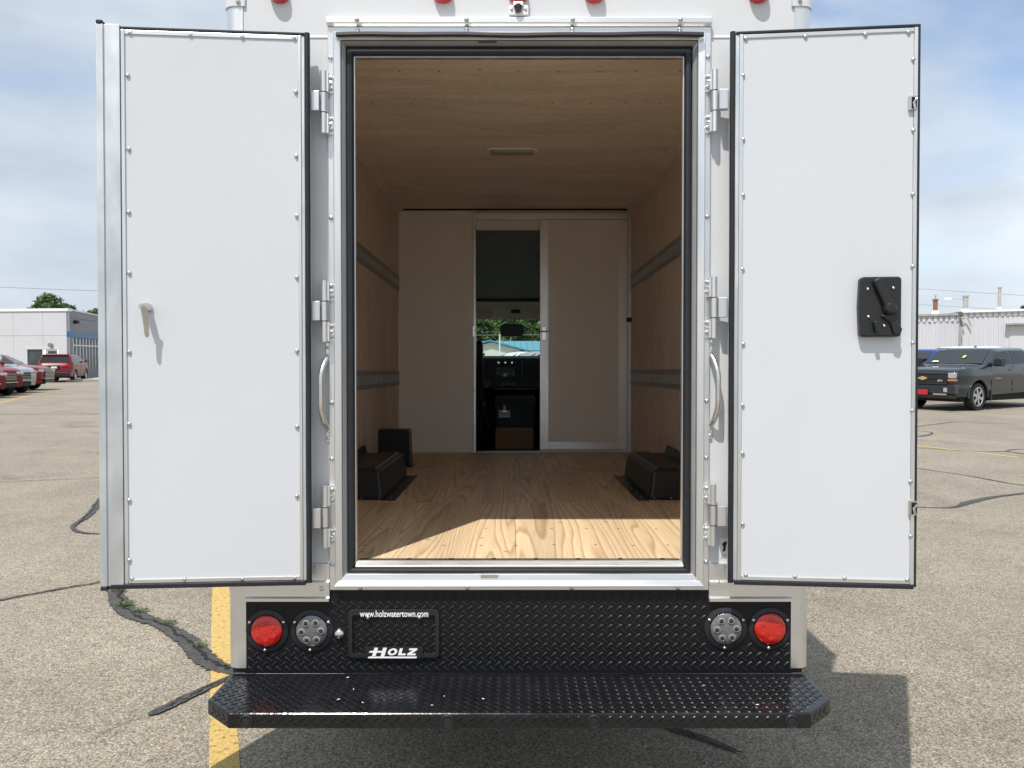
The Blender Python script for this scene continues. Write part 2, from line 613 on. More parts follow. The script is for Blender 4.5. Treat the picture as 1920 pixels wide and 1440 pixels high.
def empty(name, loc=(0, 0, 0), rot=(0, 0, 0), parent=None):
    o = bpy.data.objects.new(name, None)
    COL.objects.link(o)
    o.location = loc
    o.rotation_euler = rot
    o.empty_display_size = 0.3
    o.parent = parent
    return o

def tag(o, label, cat=None, group=None, kind=None):
    if label: o['label'] = label
    if cat: o['category'] = cat
    if group: o['group'] = group
    if kind: o['kind'] = kind
    return o

def inst(name, me, parent, loc, rot=(0, 0, 0), scale=None):
    o = bpy.data.objects.new(name, me)
    COL.objects.link(o)
    o.parent = parent
    o.location = loc
    o.rotation_euler = rot
    if scale: o.scale = scale
    return o

def arc(cx, cz, r, a0, a1, n):
    return [(cx + r * cos(radians(a0 + (a1 - a0) * i / n)), cz + r * sin(radians(a0 + (a1 - a0) * i / n))) for i in range(n + 1)]

def round_rect(x0, x1, z0, z1, r, n=5):
    return (arc(x1 - r, z1 - r, r, 0, 90, n) + arc(x0 + r, z1 - r, r, 90, 180, n) +
            arc(x0 + r, z0 + r, r, 180, 270, n) + arc(x1 - r, z0 + r, r, 270, 360, n))

# ================================================================== GROUND
gm = MB()
# one sheet, finer near the camera
gm.add([(-900, -300, 0), (900, -300, 0), (900, 1400, 0), (-900, 1400, 0)], [(0, 1, 2, 3)])
ground = gm.build('ground', 'asphalt')
tag(ground, 'pale weathered asphalt of the parking lot with exposed aggregate', None, None, 'structure')

def ribbon(name, m, pts, widths, parent, z=0.004, jag=0.0, sub=6, seed=1):
    """a strip lying on the ground, given as ground points and widths in metres"""
    rnd = random.Random(seed)
    P2 = []
    for i in range(len(pts) - 1):
        for k in range(sub):
            t = k / sub
            a = Vector(pts[max(i - 1, 0)]); b_ = Vector(pts[i]); c = Vector(pts[i + 1]); d = Vector(pts[min(i + 2, len(pts) - 1)])
            q = 0.5 * ((2 * b_) + (c - a) * t + (2 * a - 5 * b_ + 4 * c - d) * t * t + (3 * b_ - a - 3 * c + d) * t ** 3)
            P2.append((q, widths[i] * (1 - t) + widths[i + 1] * t))
    P2.append((Vector(pts[-1]), widths[-1]))
    L, R = [], []
    for i, (p, w_) in enumerate(P2):
        d = (P2[min(i + 1, len(P2) - 1)][0] - P2[max(i - 1, 0)][0])
        d.z = 0
        d.normalize()
        nrm = Vector((-d.y, d.x, 0))
        j1 = 1 + jag * rnd.uniform(-1, 1)
        j2 = 1 + jag * rnd.uniform(-1, 1)
        L.append((p.x + nrm.x * w_ / 2 * j1, p.y + nrm.y * w_ / 2 * j1, z))
        R.append((p.x - nrm.x * w_ / 2 * j2, p.y - nrm.y * w_ / 2 * j2, z))
    n = len(L)
    mb = MB()
    mb.add(L + R, [(i, i + 1, n + i + 1, n + i) for i in range(n - 1)])
    return mb.build(name, m, parent)

def gp(pix):
    return [G(*p) for p in pix]

# painted lines
def parking_line(p0, p1, wid, z=0.003):
    d = (p1 - p0).normalized()
    nrm = Vector((-d.y, d.x, 0)) * wid / 2
    mb = MB()
    n = 40
    vs = []
    rnd = random.Random(3)
    for i in range(n + 1):
        q = p0.lerp(p1, i / n)
        vs.append((q.x + nrm.x * rnd.uniform(0.95, 1.04), q.y + nrm.y, z))
        vs.append((q.x - nrm.x * rnd.uniform(0.95, 1.04), q.y - nrm.y, z))
    mb.add(vs, [(2 * i, 2 * i + 1, 2 * i + 3, 2 * i + 2) for i in range(n)])
    return mb.build('parking_line', 'yellow_paint', ground)
a0 = (G(395, 1440) + G(446, 1440)) / 2
a1 = G(400, 1103) + Vector((0.052, 0, 0))
dv = (a1 - a0)
parking_line(a0 - dv * 0.8, a0 + dv * 1.25, 0.112)
parking_line(G(1660, 829), G(1912, 858), 0.10)
parking_line(G(-30, 750), G(112, 733), 0.12)
parking_line(G(-60, 768), G(62, 741), 0.12)
parking_line(G(1600, 800), G(1716, 812), 0.10)

# sealed cracks
CR = [
    ([(-60, 1139), (40, 1119), (110, 1106), (150, 1099), (205, 1090)], [.028, .028, .03, .028, .02], 0.2),
    ([(214, 1098), (222, 1128), (248, 1152), (300, 1172), (348, 1200), (378, 1232), (402, 1249), (432, 1259), (470, 1268)], [.13, .15, .17, .13, .15, .16, .15, .11, .10], 0.16),
    ([(278, 1343), (290, 1338), (308, 1330), (345, 1312), (390, 1291), (440, 1268)], [.03, .07, .08, .085, .07, .05], 0.12),
    ([(200, 925), (184, 945), (165, 968), (138, 986), (142, 996), (165, 1001), (200, 1002)], [.10, .11, .09, .06, .06, .045, .03], 0.2),
    ([(-60, 908), (60, 902), (130, 899), (200, 896)], [.022, .025, .022, .02], 0.3),
    ([(1690, 950), (1740, 952), (1786, 952), (1815, 943), (1850, 935), (1890, 929), (1960, 922)], [.03, .035, .05, .13, .11, .08, .07], 0.2),
    ([(1690, 874), (1750, 883), (1800, 890), (1850, 899), (1900, 908), (1960, 915)], [.03, .035, .03, .05, .04, .04], 0.25),
    ([(1690, 840), (1740, 841), (1790, 845), (1850, 847), (1885, 847), (1930, 853)], [.03, .04, .03, .05, .07, .05], 0.3),
    ([(1885, 847), (1905, 843), (1960, 844)], [.03, .05, .05], 0.3),
    ([(1690, 804), (1745, 797), (1800, 791), (1860, 794), (1960, 799)], [.03, .05, .05, .04, .05], 0.3),
    ([(1690, 822), (1730, 818), (1748, 812), (1722, 808), (1690, 806)], [.04, .09, .06, .04, .03], 0.3),
    ([(1690, 784), (1790, 790)], [.03, .03], 0.3),
    ([(1225, 1352), (1262, 1368), (1310, 1383), (1350, 1398), (1390, 1415)], [.05, .06, .055, .05, .008], 0.15),
    ([(-40, 776), (60, 777), (130, 775), (200, 778)], [.05, .07, .05, .05], 0.4),
    ([(20, 754), (60, 755)], [.03, .02], 0.5),
    ([(-30, 830), (70, 827), (200, 823)], [.012, .018, .012], 0.4),
    ([(170, 1390), (215, 1364), (272, 1345)], [.003, .006, .004], 0.5),
]
for i, (px, wd, jg) in enumerate(CR):
    o = ribbon('sealed_crack', 'sealer', gp(px), [k_ * .72 for k_ in wd], ground, z=0.007 + 0.0006 * (i % 5), jag=jg * 1.3, sub=22, seed=i)
# open crack lines down the middle of the wide seals
def crack_line(pix, wd, seed, n=50):
    rnd = random.Random(seed)
    pts = gp(pix)
    out = []
    for i in range(len(pts) - 1):
        for k in range(6):
            q = pts[i].lerp(pts[i + 1], k / 6)
            out.append(q + Vector((rnd.uniform(-1, 1), rnd.uniform(-1, 1), 0)) * 0.016)
    out.append(pts[-1])
    ws = [wd * rnd.uniform(0.3, 1.5) for _ in out]
    ribbon('open_crack', 'crack_dark', out, ws, ground, z=0.0125, jag=0.4, sub=2, seed=seed)
crack_line([(220, 1105), (228, 1136), (255, 1156), (310, 1176), (352, 1200), (380, 1228), (404, 1248), (430, 1257)], 0.014, 5)
crack_line([(-60, 1139), (40, 1119), (110, 1106), (200, 1091)], 0.008, 6)
crack_line([(183, 943), (168, 965), (142, 988)], 0.012, 8)
crack_line([(1225, 1354), (1262, 1369), (1310, 1386), (1390, 1416)], 0.008, 9)
crack_line([(300, 1334), (345, 1312), (390, 1291), (440, 1268)], 0.006, 10)

def weeds():
    rnd = random.Random(11)
    mb = MB()
    for (px, py, r, n) in [(224, 1110, .035, 60), (236, 1136, .045, 110), (262, 1148, .035, 60), (318, 1171, .035, 50), (376, 1213, .025, 45)]:
        c = G(px, py)
        for _ in range(n):
            a = rnd.uniform(0, 2 * pi)
            d = r * rnd.random() ** 0.6 * 1.4
            p = c + Vector((cos(a) * d, sin(a) * d * 0.8, 0.012))
            h = rnd.uniform(0.004, 0.014)
            b = rnd.uniform(0, 2 * pi)
            s = rnd.uniform(0.005, 0.011)
            t = p + Vector((cos(b) * s * 2, sin(b) * s * 2, h))
            sd_ = Vector((-sin(b), cos(b), 0)) * s * 0.7
            m_ = p.lerp(t, 0.55) + Vector((0, 0, 0.004))
            mb.add([p, m_ + sd_, t, m_ - sd_], [(0, 1, 2, 3)])
    o = mb.build('weeds', 'weed_leaves')
    tag(o, 'small green weeds sprouting from the wide sealed crack left of the truck', 'weeds', None, 'stuff')
weeds()

# ================================================================== BOX TRUCK
truck = empty('box_truck', (0, 0, 0), (-TILT, 0, 0))
tag(truck, 'white box truck seen from behind with both rear doors swung open', 'truck')

BOLT = MB().lathe([(0.0078, 0.0), (0.0078, -0.0015), (0.0068, -0.0045), (0.0045, -0.0065), (0.0015, -0.0072)], (0, 0, 0), 'y', 12).mesh('bolt', 'bolt_steel', True)
def bolt(parent, x, y, z, s=1.0):
    return inst('bolt', BOLT, parent, (x, y, z), (0, random.uniform(0, 6), 0), (s, s, s))

FL = Z(848, 3.74)                    # floor height inside the body
CEIL = Z(392, 3.74)
ROOF = CEIL + 0.07
XL, XR = X(423), X(1521.5)           # outside of the body
XC = (XL + XR) / 2
LEN = 3.86
IXL, IXR = X(748, 3.74), X(1183, 3.74)
OX0, OX1, OZ1, OZ0 = X(618), X(1329), Z(53), Z(1105.5)      # outside of the door frame
RW0 = Z(1056)                        # bottom edge of the white rear skin
POST_B = Z(1252)
FY = 3.74

# rear skin
px0, px1 = X(459), X(1485)
poly = [(px0, RW0), (px0, ROOF), (px1, ROOF), (px1, RW0), (OX1 - .02, RW0), (OX1 - .02, OZ1 - .02), (OX0 + .02, OZ1 - .02), (OX0 + .02, RW0)]
rear_wall = MB().prism(poly, 0.0, 0.035).build('rear_wall', 'white_paint', truck)
for (a, b) in ((px0, OX0 - .001), (OX1 + .001, px1)):
    box('seam_strip', 'white_trim', rear_wall, a, b, -0.003, 0.0, Z(71.5), Z(67.5), bevel=0.001)

# rounded corner posts
def corner_post(xo, xi, sgn):
    r = 0.042
    # plan outline: rear face then rounded to the side
    pl = []
    if sgn < 0:
        pl = [(xi, -0.004)] + [(xo + r + r * cos(radians(a)), -0.004 + r + r * sin(radians(a))) for a in range(270, 179, -10)] + [(xo, 0.085), (xi, 0.085)]
    else:
        pl = [(xi, -0.004)] + [(xo - r + r * cos(radians(a)), -0.004 + r + r * sin(radians(a))) for a in range(-90, 1, 10)] + [(xo, 0.085), (xi, 0.085)]
    o = MB().prism(pl, POST_B, Z(12), 'z').build('corner_post', 'aluminium', truck, smooth=True)
    # cap of the roof casting above the post
    cp = []
    for (x, y) in pl:
        cp.append((x + sgn * 0.003 if x != xi else x - sgn * .01, y - 0.004 if y < 0.08 else y))
    MB().prism(cp, Z(14), ROOF + .01, 'z').build('corner_cap', 'white_paint', truck, smooth=True, bevel=0.002)
    return o
postL = corner_post(XL, X(459.5), -1)
postR = corner_post(XR, X(1485), 1)
bolt(truck, X(452), -0.009, Z(5), 1.0)
bolt(truck, X(1494), -0.009, Z(3), 1.0)
box('post_foot', 'black_powder', truck, X(427) + .01, X(457), 0.005, 0.08, Z(1262), POST_B - 0.001)
box('post_foot', 'black_powder', truck, X(1487), X(1508), 0.005, 0.08, Z(1262), POST_B - 0.001)

# body sides, roof, deck
for s, xo, xi in ((-1, XL, IXL), (1, XR, IXR)):
    box('side_wall', 'white_paint', truck, xo, xo - s * 0.02, 0.082, LEN, FL - 0.10, ROOF - .01)
    box('lower_rail', 'aluminium_rail', truck, xo + s * .004, xo - s * 0.03, 0.086, LEN, FL - 0.20, FL - 0.102)
MB().box(XL, XR, 0.036, LEN, ROOF - .035, ROOF).build('roof', 'white_paint', truck, bevel=0.01)
box('front_wall', 'white_paint', truck, XL + .02, X(888, FY), FY + .02, LEN, FL - .1, ROOF - .035)
box('front_wall', 'white_paint', truck, X(1180, FY), XR - .02, FY + .02, LEN, FL - .1, ROOF - .035)
box('front_wall', 'white_paint', truck, X(888, FY) + .001, X(1180, FY) - .001, FY + .02, LEN, Z(413, FY), ROOF - .035)

# plywood wall lining in sheets, each with its own edges
for s, xi, xo in ((-1, IXL, XL), (1, IXR, XR)):
    ys = [0.036, 1.25, 2.47, FY + .019]
    for k in range(3):
        box('plywood_sheet', 'wall_ply', truck, xi, xi + s * 0.012, ys[k] + .001, ys[k + 1] - .001, FL - .02, CEIL + .01)
# ceiling sheets
ys = [0.036, 0.98, 2.20, FY + .019]
for k in range(3):
    box('ceiling_sheet', 'ceiling_ply', truck, IXL - .012, IXR + .012, ys[k] + .0008, ys[k + 1] - .0008, CEIL, CEIL + .012)
box('front_gap_trim', 'dark_gap', truck, IXL, IXR, FY - .012, FY + .001, CEIL - .012, CEIL - .0005)
# cove strips where ceiling and walls meet
for s, xi in ((-1, IXL), (1, IXR)):
    MB().prism([(xi - s * .001, CEIL - .045), (xi - s * .001, CEIL - .001), (xi - s * .045, CEIL - .001)], 0.04, FY - .013, 'y').build('cove_trim', 'wall_ply', truck)

# floor sheets
SEAM = X(967, 0.3)
fy = [0.055, 1.27, 2.49, FY + .019]
for k in range(3):
    for (a, b) in ((IXL - .01, SEAM - .0008), (SEAM + .0008, IXR + .01)):
        box('floor_sheet', 'floor_pine', truck, a, b, fy[k] + .0008, fy[k + 1] - .0008, FL - .018, FL)
box('floor_deck', 'black_powder', truck, XL + .03, XR - .03, 0.06, LEN, FL - .10, FL - .019)

# floor and ceiling screws: tiny, joined
mb = MB()
rnd = random.Random(4)
for yy in (0.30, 0.62, 0.92, 1.20, 1.50, 1.9, 2.3, 2.7, 3.1, 3.5):
    for i in range(13):
        x = IXL + .09 + i * (IXR - IXL - .18) / 12 + rnd.uniform(-.012, .012)
        y = yy + rnd.uniform(-.012, .012)
        if abs(x - XC) > 0.64 and 1.2 < y < 2.4: continue
        mb.lathe([(.0065, 0.0004), (.0055, 0.0008)], (x, y, FL), 'z', 7)
tag(mb.build('floor_screws', 'rust', truck), None, kind='stuff')
mb = MB()
for yy in (0.42, 0.80, 1.22, 1.62, 2.03, 2.44, 2.85, 3.26):
    for i in range(11):
        x = IXL + .06 + i * (IXR - IXL - .12) / 10 + rnd.uniform(-.015, .015)
        y = yy + rnd.uniform(-.012, .012)
        mb.lathe([(.0065, -0.001), (.005, -0.002), (.002, -.0025)], (x, y, CEIL), 'z', 8)
tag(mb.build('ceiling_screws', 'screw_brown', truck), None, kind='stuff')

# dome lamp
mb = MB()
ly0, ly1 = 1.98, 2.09
lx0, lx1 = X(912, 2.03), X(1008, 2.03)
mb.prism(round_rect(lx0, lx1, ly0, ly1, .045), CEIL - .012, CEIL - .0005, 'z')
dl = mb.build('dome_lamp', 'white_trim', truck, bevel=.003)
MB().prism(round_rect(lx0 + .02, lx1 - .02, ly0 + .014, ly1 - .014, .03), CEIL - .024, CEIL - .0125, 'z').build('lens', 'stack_grey', dl, bevel=.004)

# E-track rails
def etrack(s, xi, zc, name='cargo_rail'):
    h = 0.060
    a = xi - s * 0.0005
    mb = MB()
    # flanges and raised centre with open slots
    y0, y1 = 0.05, FY - .004
    for sg in (-1, 1):
        za, zb = sorted((zc + sg * h, zc + sg * 0.036))
        mb.box(a, a - s * .004, y0, y1, za, zb)
        za, zb = sorted((zc + sg * .036, zc + sg * 0.030))
        mb.box(a, a - s * .0065, y0, y1, za, zb)
    o = mb.build(name, 'etrack_dark', truck)
    mb2 = MB()
    n = int((y1 - y0) / 0.0508)
    for i in range(n):
        yy = y0 + (i + .5) * 0.0508
        mb2.box(a, a - s * .0042, yy - .013, yy + .013, zc - .0295, zc + .0295)
    tag(mb2.build('slot_bars', 'etrack_steel', o), None, kind='stuff')
    box('slot_back', 'dark_gap', o, a, a - s * .001, y0, y1, zc - .0295, zc + .0295)
    for i in range(7):
        for sg in (-1, 1):
            inst('bolt', BOLT, o, (a - s * .0045, 0.3 + i * .55, zc + sg * .048), (0, 0, s * pi / 2 if s > 0 else -pi / 2), (.6, .6, .6))
etrack(-1, IXL, Z(532, FY))
etrack(-1, IXL, Z(709, FY))
etrack(1, IXR, Z(529.5, FY))
etrack(1, IXR, Z(707, FY))

# wheel boxes
def wheel_box(s):
    y0, y1 = 1.34, 2.26
    top = FL + 0.155
    wall = IXL if s < 0 else IXR
    def xs(v): return XC + s * v
    inner_b, inner_t = 0.695, 0.715
    W = abs(wall - XC) - .002
    v = [(xs(inner_b), y0, FL), (xs(W), y0, FL), (xs(W), y1, FL), (xs(inner_b), y1, FL),
         (xs(inner_t), y0 + .012, top), (xs(W), y0 + .012, top), (xs(W), y1 - .012, top), (xs(inner_t), y1 - .012, top)]
    o = MB().add(v, [(0, 1, 5, 4), (1, 2, 6, 5), (2, 3, 7, 6), (3, 0, 4, 7), (4, 5, 6, 7), (0, 3, 2, 1)]).build('wheel_box', 'black_plastic', truck, bevel=.016, seg=3)
    # raised flat along the top and the dished channel beside it
    q = [(xs(.74), y0 + .03, top - .004), (xs(.86), y0 + .03, top - .004), (xs(.86), y1 - .03, top - .004), (xs(.74), y1 - .03, top - .004)]
    MB().add([(a, b, top - .002) for a, b, _ in q] + [(a + s * (.008 if i in (0, 3) else -.008), b + (.01 if i < 2 else -.01), top + .010) for i, (a, b, _) in enumerate(q)],
             [(0, 1, 5, 4), (1, 2, 6, 5), (2, 3, 7, 6), (3, 0, 4, 7), (4, 5, 6, 7)]).build('top_rib', 'black_plastic', o, bevel=.004)
    # floor flange
    xa, xb = sorted((xs(.632), xs(inner_b + .004)))
    fl = MB().box(xa, xb, y0 - .012, y1 + .012, FL + .0005, FL + .005).build('floor_flange', 'black_plastic', o, bevel=.0015)
    for i in range(6):
        inst('bolt', BOLT, fl, (xs(.66), y0 + .05 + i * .165, FL + .005), (-pi / 2, 0, 0), (.55, .55, .55))
    # wall flange
    xa, xb = sorted((xs(W), xs(W - .012)))
    wf = MB().add([(xs(W - .022), y0 + .05, top - .001), (xs(W - .008), y0 + .05, top + .055), (xs(W - .008), y1 - .06, top + .055), (xs(W - .022), y1 - .06, top - .001),
                   (xs(W), y0 + .05, top - .001), (xs(W), y1 - .06, top - .001)], [(0, 1, 2, 3), (0, 4, 1), (3, 2, 5), (1, 4, 5, 2), (0, 3, 5, 4)]).build('wall_flange', 'black_plastic', o)
    for i in range(4):
        inst('bolt', BOLT, wf, (xs(W - .012), y0 + .15 + i * .16, top + .052), (-pi / 4, 0, 0), (.6, .6, .6))
    for i in range(3):
        inst('bolt', BOLT, o, (xs(.72 + i * .09), y0 - .001, FL + .012), (0, 0, 0), (.45, .45, .45))
wheel_box(-1)
wheel_box(1)
# fuel filler cover in the front left corner
yb = 2.73
fc = MB()
ztop = Z(806, yb)
x1f = X(766, yb)
fc.prism([(IXL + .001, FL + .001), (x1f + .008, FL + .001), (x1f, ztop - .012), (x1f - .012, ztop), (IXL + .001, ztop)], yb, yb + .16)
fo = fc.build('filler_cover', 'black_plastic', truck, bevel=.006)
box('floor_flange', 'black_plastic', fo, x1f + .007, x1f + .022, yb - .01, yb + .17, FL + .0006, FL + .005)

# ------------------------------------------------------------------ bulkhead at the front
def fx(p): return X(p, FY)
def fz(p): return Z(p, FY)
bz0, bz1 = fz(848), fz(394.5)
pan = box('bulkhead_panel', 'bulkhead_white', truck, fx(750), fx(888), FY, FY + .018, bz0, bz1)
for (a, b) in ((812, 397), (846, 843), (905, 843)):
    bolt(pan, fx(min(a, 884)), FY - .0005, fz(b), .7)
post = box('bulkhead_post', 'aluminium', truck, fx(740.5), fx(750), FY - .012, FY + .018, bz0, bz1, bevel=.002)
for p_ in (437, 495, 580, 668, 735, 800): bolt(post, fx(746), FY - .0125, fz(p_), .75)
jam = box('doorway_jamb', 'aluminium', truck, fx(888), fx(892.5), FY - .022, FY + .06, bz0, bz1, bevel=.002)
for p_ in (427, 513, 620, 733, 812): bolt(jam, fx(890), FY - .0225, fz(p_), .7)
box('strike_plate', 'steel_bright', jam, fx(886.5), fx(891.5), FY - .025, FY - .0225, fz(631), fz(611), bevel=.001)
hd = box('track_header', 'aluminium_rail', truck, fx(889), fx(1176), FY - .035, FY + .0, fz(412), fz(400), bevel=.004)
box('upper_header', 'bulkhead_white', truck, fx(888) + .001, fx(1183), FY + .0005, FY + .018, fz(413), bz1)
box('doorway_lintel', 'bulkhead_white', truck, fx(893), fx(1012), FY + .024, FY + .06, fz(430), fz(412), bevel=.002)
# sliding door
sl0, sl1, slt, slb = fx(1012.5), fx(1175), fz(413), fz(842)
sdoor = box('sliding_door', 'bulkhead_white', truck, sl0, sl1, FY - .026, FY - .004, slb, slt)
box('stile', 'aluminium', sdoor, sl0 - .001, fx(1028), FY - .031, FY - .0265, slb, slt, bevel=.001)
box('stile', 'aluminium', sdoor, fx(1159), sl1, FY - .031, FY - .0265, slb, slt, bevel=.001)
box('rail', 'aluminium_rail', sdoor, fx(1028) + .001, fx(1159) - .001, FY - .031, FY - .0265, slb, fz(828), bevel=.001)
box('rail', 'bulkhead_white', sdoor, fx(1028) + .001, fx(1159) - .001, FY - .031, FY - .0265, fz(425), slt, bevel=.001)
for (a, b) in ((1020, 541), (1020, 718), (1020, 823), (1167, 541), (1167, 625), (1167, 718), (1166, 823), (1042, 834), (1095, 834), (1148, 834)):
    bolt(sdoor, fx(a), FY - .031, fz(b), .65)
la = box('latch', 'steel_bright', sdoor, fx(1015), fx(1024), FY - .045, FY - .0315, fz(639), fz(613), bevel=.003)
MB().tube([(fx(1013), FY - .05, fz(622)), (fx(1028), FY - .05, fz(622))], .006, 8).build('latch_pin', 'steel_bright', la)
box('bumper_stop', 'rubber', truck, fx(1173), fx(1183), FY - .05, FY - .01, fz(604), fz(596), bevel=.004)
pr = box('bulkhead_post', 'aluminium', truck, fx(1176), fx(1183.5), FY - .012, FY + .0, bz0, bz1, bevel=.002)
for p_ in (435, 492, 577, 665, 750, 811): bolt(pr, fx(1178.5), FY - .0125, fz(p_), .75)
box('bulkhead_backing', 'white_trim', truck, fx(1013), fx(1183), FY + .001, FY + .018, bz0, fz(413) - .0005)
box('threshold', 'aluminium_rail', truck, fx(888), fx(1014), FY - .03, FY + .06, FL + .0006, FL + .006, bevel=.002)

# ------------------------------------------------------------------ cab
CF = FL - .06                                        # cab floor
c0 = FY + .12
box('cab_floor', 'dash_black', truck, XL + .12, XR - .12, LEN + .001, 6.37, CF - .04, CF)
# sloped grey liner between the body and the cab roof
zA, zB = Z(428, 3.95), Z(560, 5.0)
MB().add([(-.95, 3.862, zA + .02), (1.0, 3.862, zA + .02), (1.0, 5.0, zB), (-.95, 5.0, zB),
          (-.95, 3.862, zA + .05), (1.0, 3.862, zA + .05), (1.0, 5.0, zB + .03), (-.95, 5.0, zB + .03)],
         [(0, 1, 2, 3), (7, 6, 5, 4), (0, 4, 5, 1), (1, 5, 6, 2), (2, 6, 7, 3), (3, 7, 4, 0)]).build('roof_transition', 'grey_liner', truck)
box('roof_edge_trim', 'rubber', truck, -.93, .98, 4.985, 5.03, Z(566, 5.0), zB - .001, bevel=.006)
zh1, zh2 = Z(566, 5.03), Z(599, 5.75)
MB().add([(-.93, 5.031, zh1), (.98, 5.031, zh1), (.98, 5.4, zh1 - .03), (-.93, 5.4, zh1 - .03), (.9, 5.75, zh2), (-.85, 5.75, zh2)] +
         [(-.93, 5.031, zh1 + .05), (.98, 5.031, zh1 + .05), (.98, 5.4, zh1 + .03), (-.93, 5.4, zh1 + .03), (.9, 5.78, zh2 + .04), (-.85, 5.78, zh2 + .04)],
         [(0, 1, 2, 3), (3, 2, 4, 5), (6, 9, 8, 7), (9, 11, 10, 8), (0, 6, 7, 1), (5, 4, 10, 11), (0, 3, 9, 6), (3, 5, 11, 9), (1, 7, 8, 2), (2, 8, 10, 4)]).build('headliner', 'headliner', truck, smooth=True)
# visors
for (xa, xb) in ((-0.72, X(926, 5.55)), (X(998, 5.55), 0.72)):
    MB().prism(round_rect(xa, xb, Z(597.5, 5.55), Z(577, 5.55), .05), 5.54, 5.565).build('sun_visor', 'headliner', truck, bevel=.006)
ml = MB().prism(round_rect(X(958, 5.45), X(976, 5.45), Z(588, 5.45), Z(581, 5.45), .012), 5.42, 5.45).build('map_lamp', 'dash_black', truck, bevel=.004)
# mirror
mr_ = MB()
my = 5.62
mr_.prism(round_rect(X(937.5, my), X(983, my), Z(630.5, my), Z(607, my), .05, 6), my, my + .03)
mro = mr_.build('rear_view_mirror', 'black_plastic', truck, bevel=.008, seg=3)
MB().tube([(X(965, my), my + .02, Z(609, my)), (X(965, my), my + .05, Z(599, my)), (X(965, my), my + .14, Z(594, my))], .007, 8).build('stem', 'black_plastic', mro)
# windshield
zt, zb_ = Z(596, 5.78), Z(675, 6.35)
ws = MB().add([(-.84, 5.78, zt), (.89, 5.78, zt), (.97, 6.38, zb_), (-.92, 6.38, zb_)], [(0, 1, 2, 3)]).build('windshield', 'windshield_glass', truck)
# dash
dz = Z(667, 5.45)
prof = [(6.37, dz - .06), (5.75, dz + .002), (5.52, dz), (5.44, dz - .03), (5.42, dz - .34), (5.50, dz - .40), (5.62, dz - .46), (6.37, dz - .5)]
dash = MB().prism(prof, -.90, .95, 'x').build('dashboard', 'dash_black', truck, bevel=.012, smooth=False)
dy = 5.427
for a in (935, 947.5, 960):
    k = MB().lathe([(.030, 0), (.028, -.018), (.020, -.022)], (X(a, dy), dy, Z(680, dy)), 'y', 20).build('climate_knob', 'black_plastic', dash, smooth=True)
    MB().lathe([(.012, -.0225), (.010, -.024)], (X(a, dy), dy, Z(680, dy)), 'y', 12).build('knob_cap', 'steel_bright', dash)
rad = box('radio', 'black_plastic', dash, X(929, dy), X(966, dy), dy - .014, dy, Z(707, dy), Z(688, dy), bevel=.003)
MB().lathe([(.022, -.015), (.020, -.030)], (X(947, dy), dy, Z(703, dy)), 'y', 18).build('volume_knob', 'led_dark', dash, smooth=True)
for i in range(6):
    box('radio_button', 'grey_liner', dash, X(931 + i * 6, dy), X(934.5 + i * 6, dy), dy - .018, dy - .0145, Z(701, dy), Z(698, dy))
box('radio_display', 'grey_liner', dash, X(932, dy), X(938, dy), dy - .016, dy - .0142, Z(691.5, dy), Z(689, dy))
for i in range(6):
    box('vent_slat', 'black_plastic', dash, X(982, dy), X(1010, dy), dy - .012, dy - .001, Z(682 + i * 5, dy), Z(680 + i * 5, dy), bevel=.001)
box('vent_frame', 'black_plastic', dash, X(978, dy), X(981, dy), dy - .014, dy - .001, Z(712, dy), Z(676, dy), bevel=.002)
for i in range(5):
    box('switch', 'grey_liner', dash, X(942 + i * 6, dy), X(945 + i * 6, dy), dy - .012, dy - .001, Z(722, dy), Z(718, dy))
box('dash_ledge', 'black_plastic', truck, X(925, 5.3), X(1010, 5.3), 5.30, 5.425, Z(732, 5.3), Z(726, 5.3), bevel=.01)
box('firewall', 'dash_black', truck, -.92, .97, 6.20, 6.36, CF + .001, dz - .48)
# engine cover, tray and carton between the seats
ec = MB().prism([(4.98, CF + .001), (4.98, Z(760, 4.98)), (5.06, Z(745, 5.0)), (5.45, Z(738, 5.3)), (5.45, CF + .001)], X(928, 5.0), X(1004, 5.0), 'x').build('engine_cover', 'dash_black', truck, bevel=.02, seg=3)
tg = box('paper_tag', 'paper', truck, X(935, 4.97), X(956.5, 4.97), 4.970, 4.972, Z(783, 4.97), Z(769, 4.97))
MB().tube([(X(946, 4.96), 4.966, Z(769, 4.97)), (X(946, 4.96), 4.966, Z(760, 4.97))], .010, 8).build('tag_strap', 'paper', tg)
box('tag_print', 'grey_liner', tg, X(938, 4.97), X(953, 4.97), 4.9685, 4.9695, Z(777, 4.97), Z(775.5, 4.97))
box('tag_band', 'gold', tg, X(943, 4.97), X(950, 4.97), 4.9685, 4.9695, Z(772, 4.97), Z(770.5, 4.97))
box('carton', 'cardboard', truck, X(929, 4.6), X(1000, 4.6), 4.55, 4.93, CF + .001, Z(806, 4.6), bevel=.004)
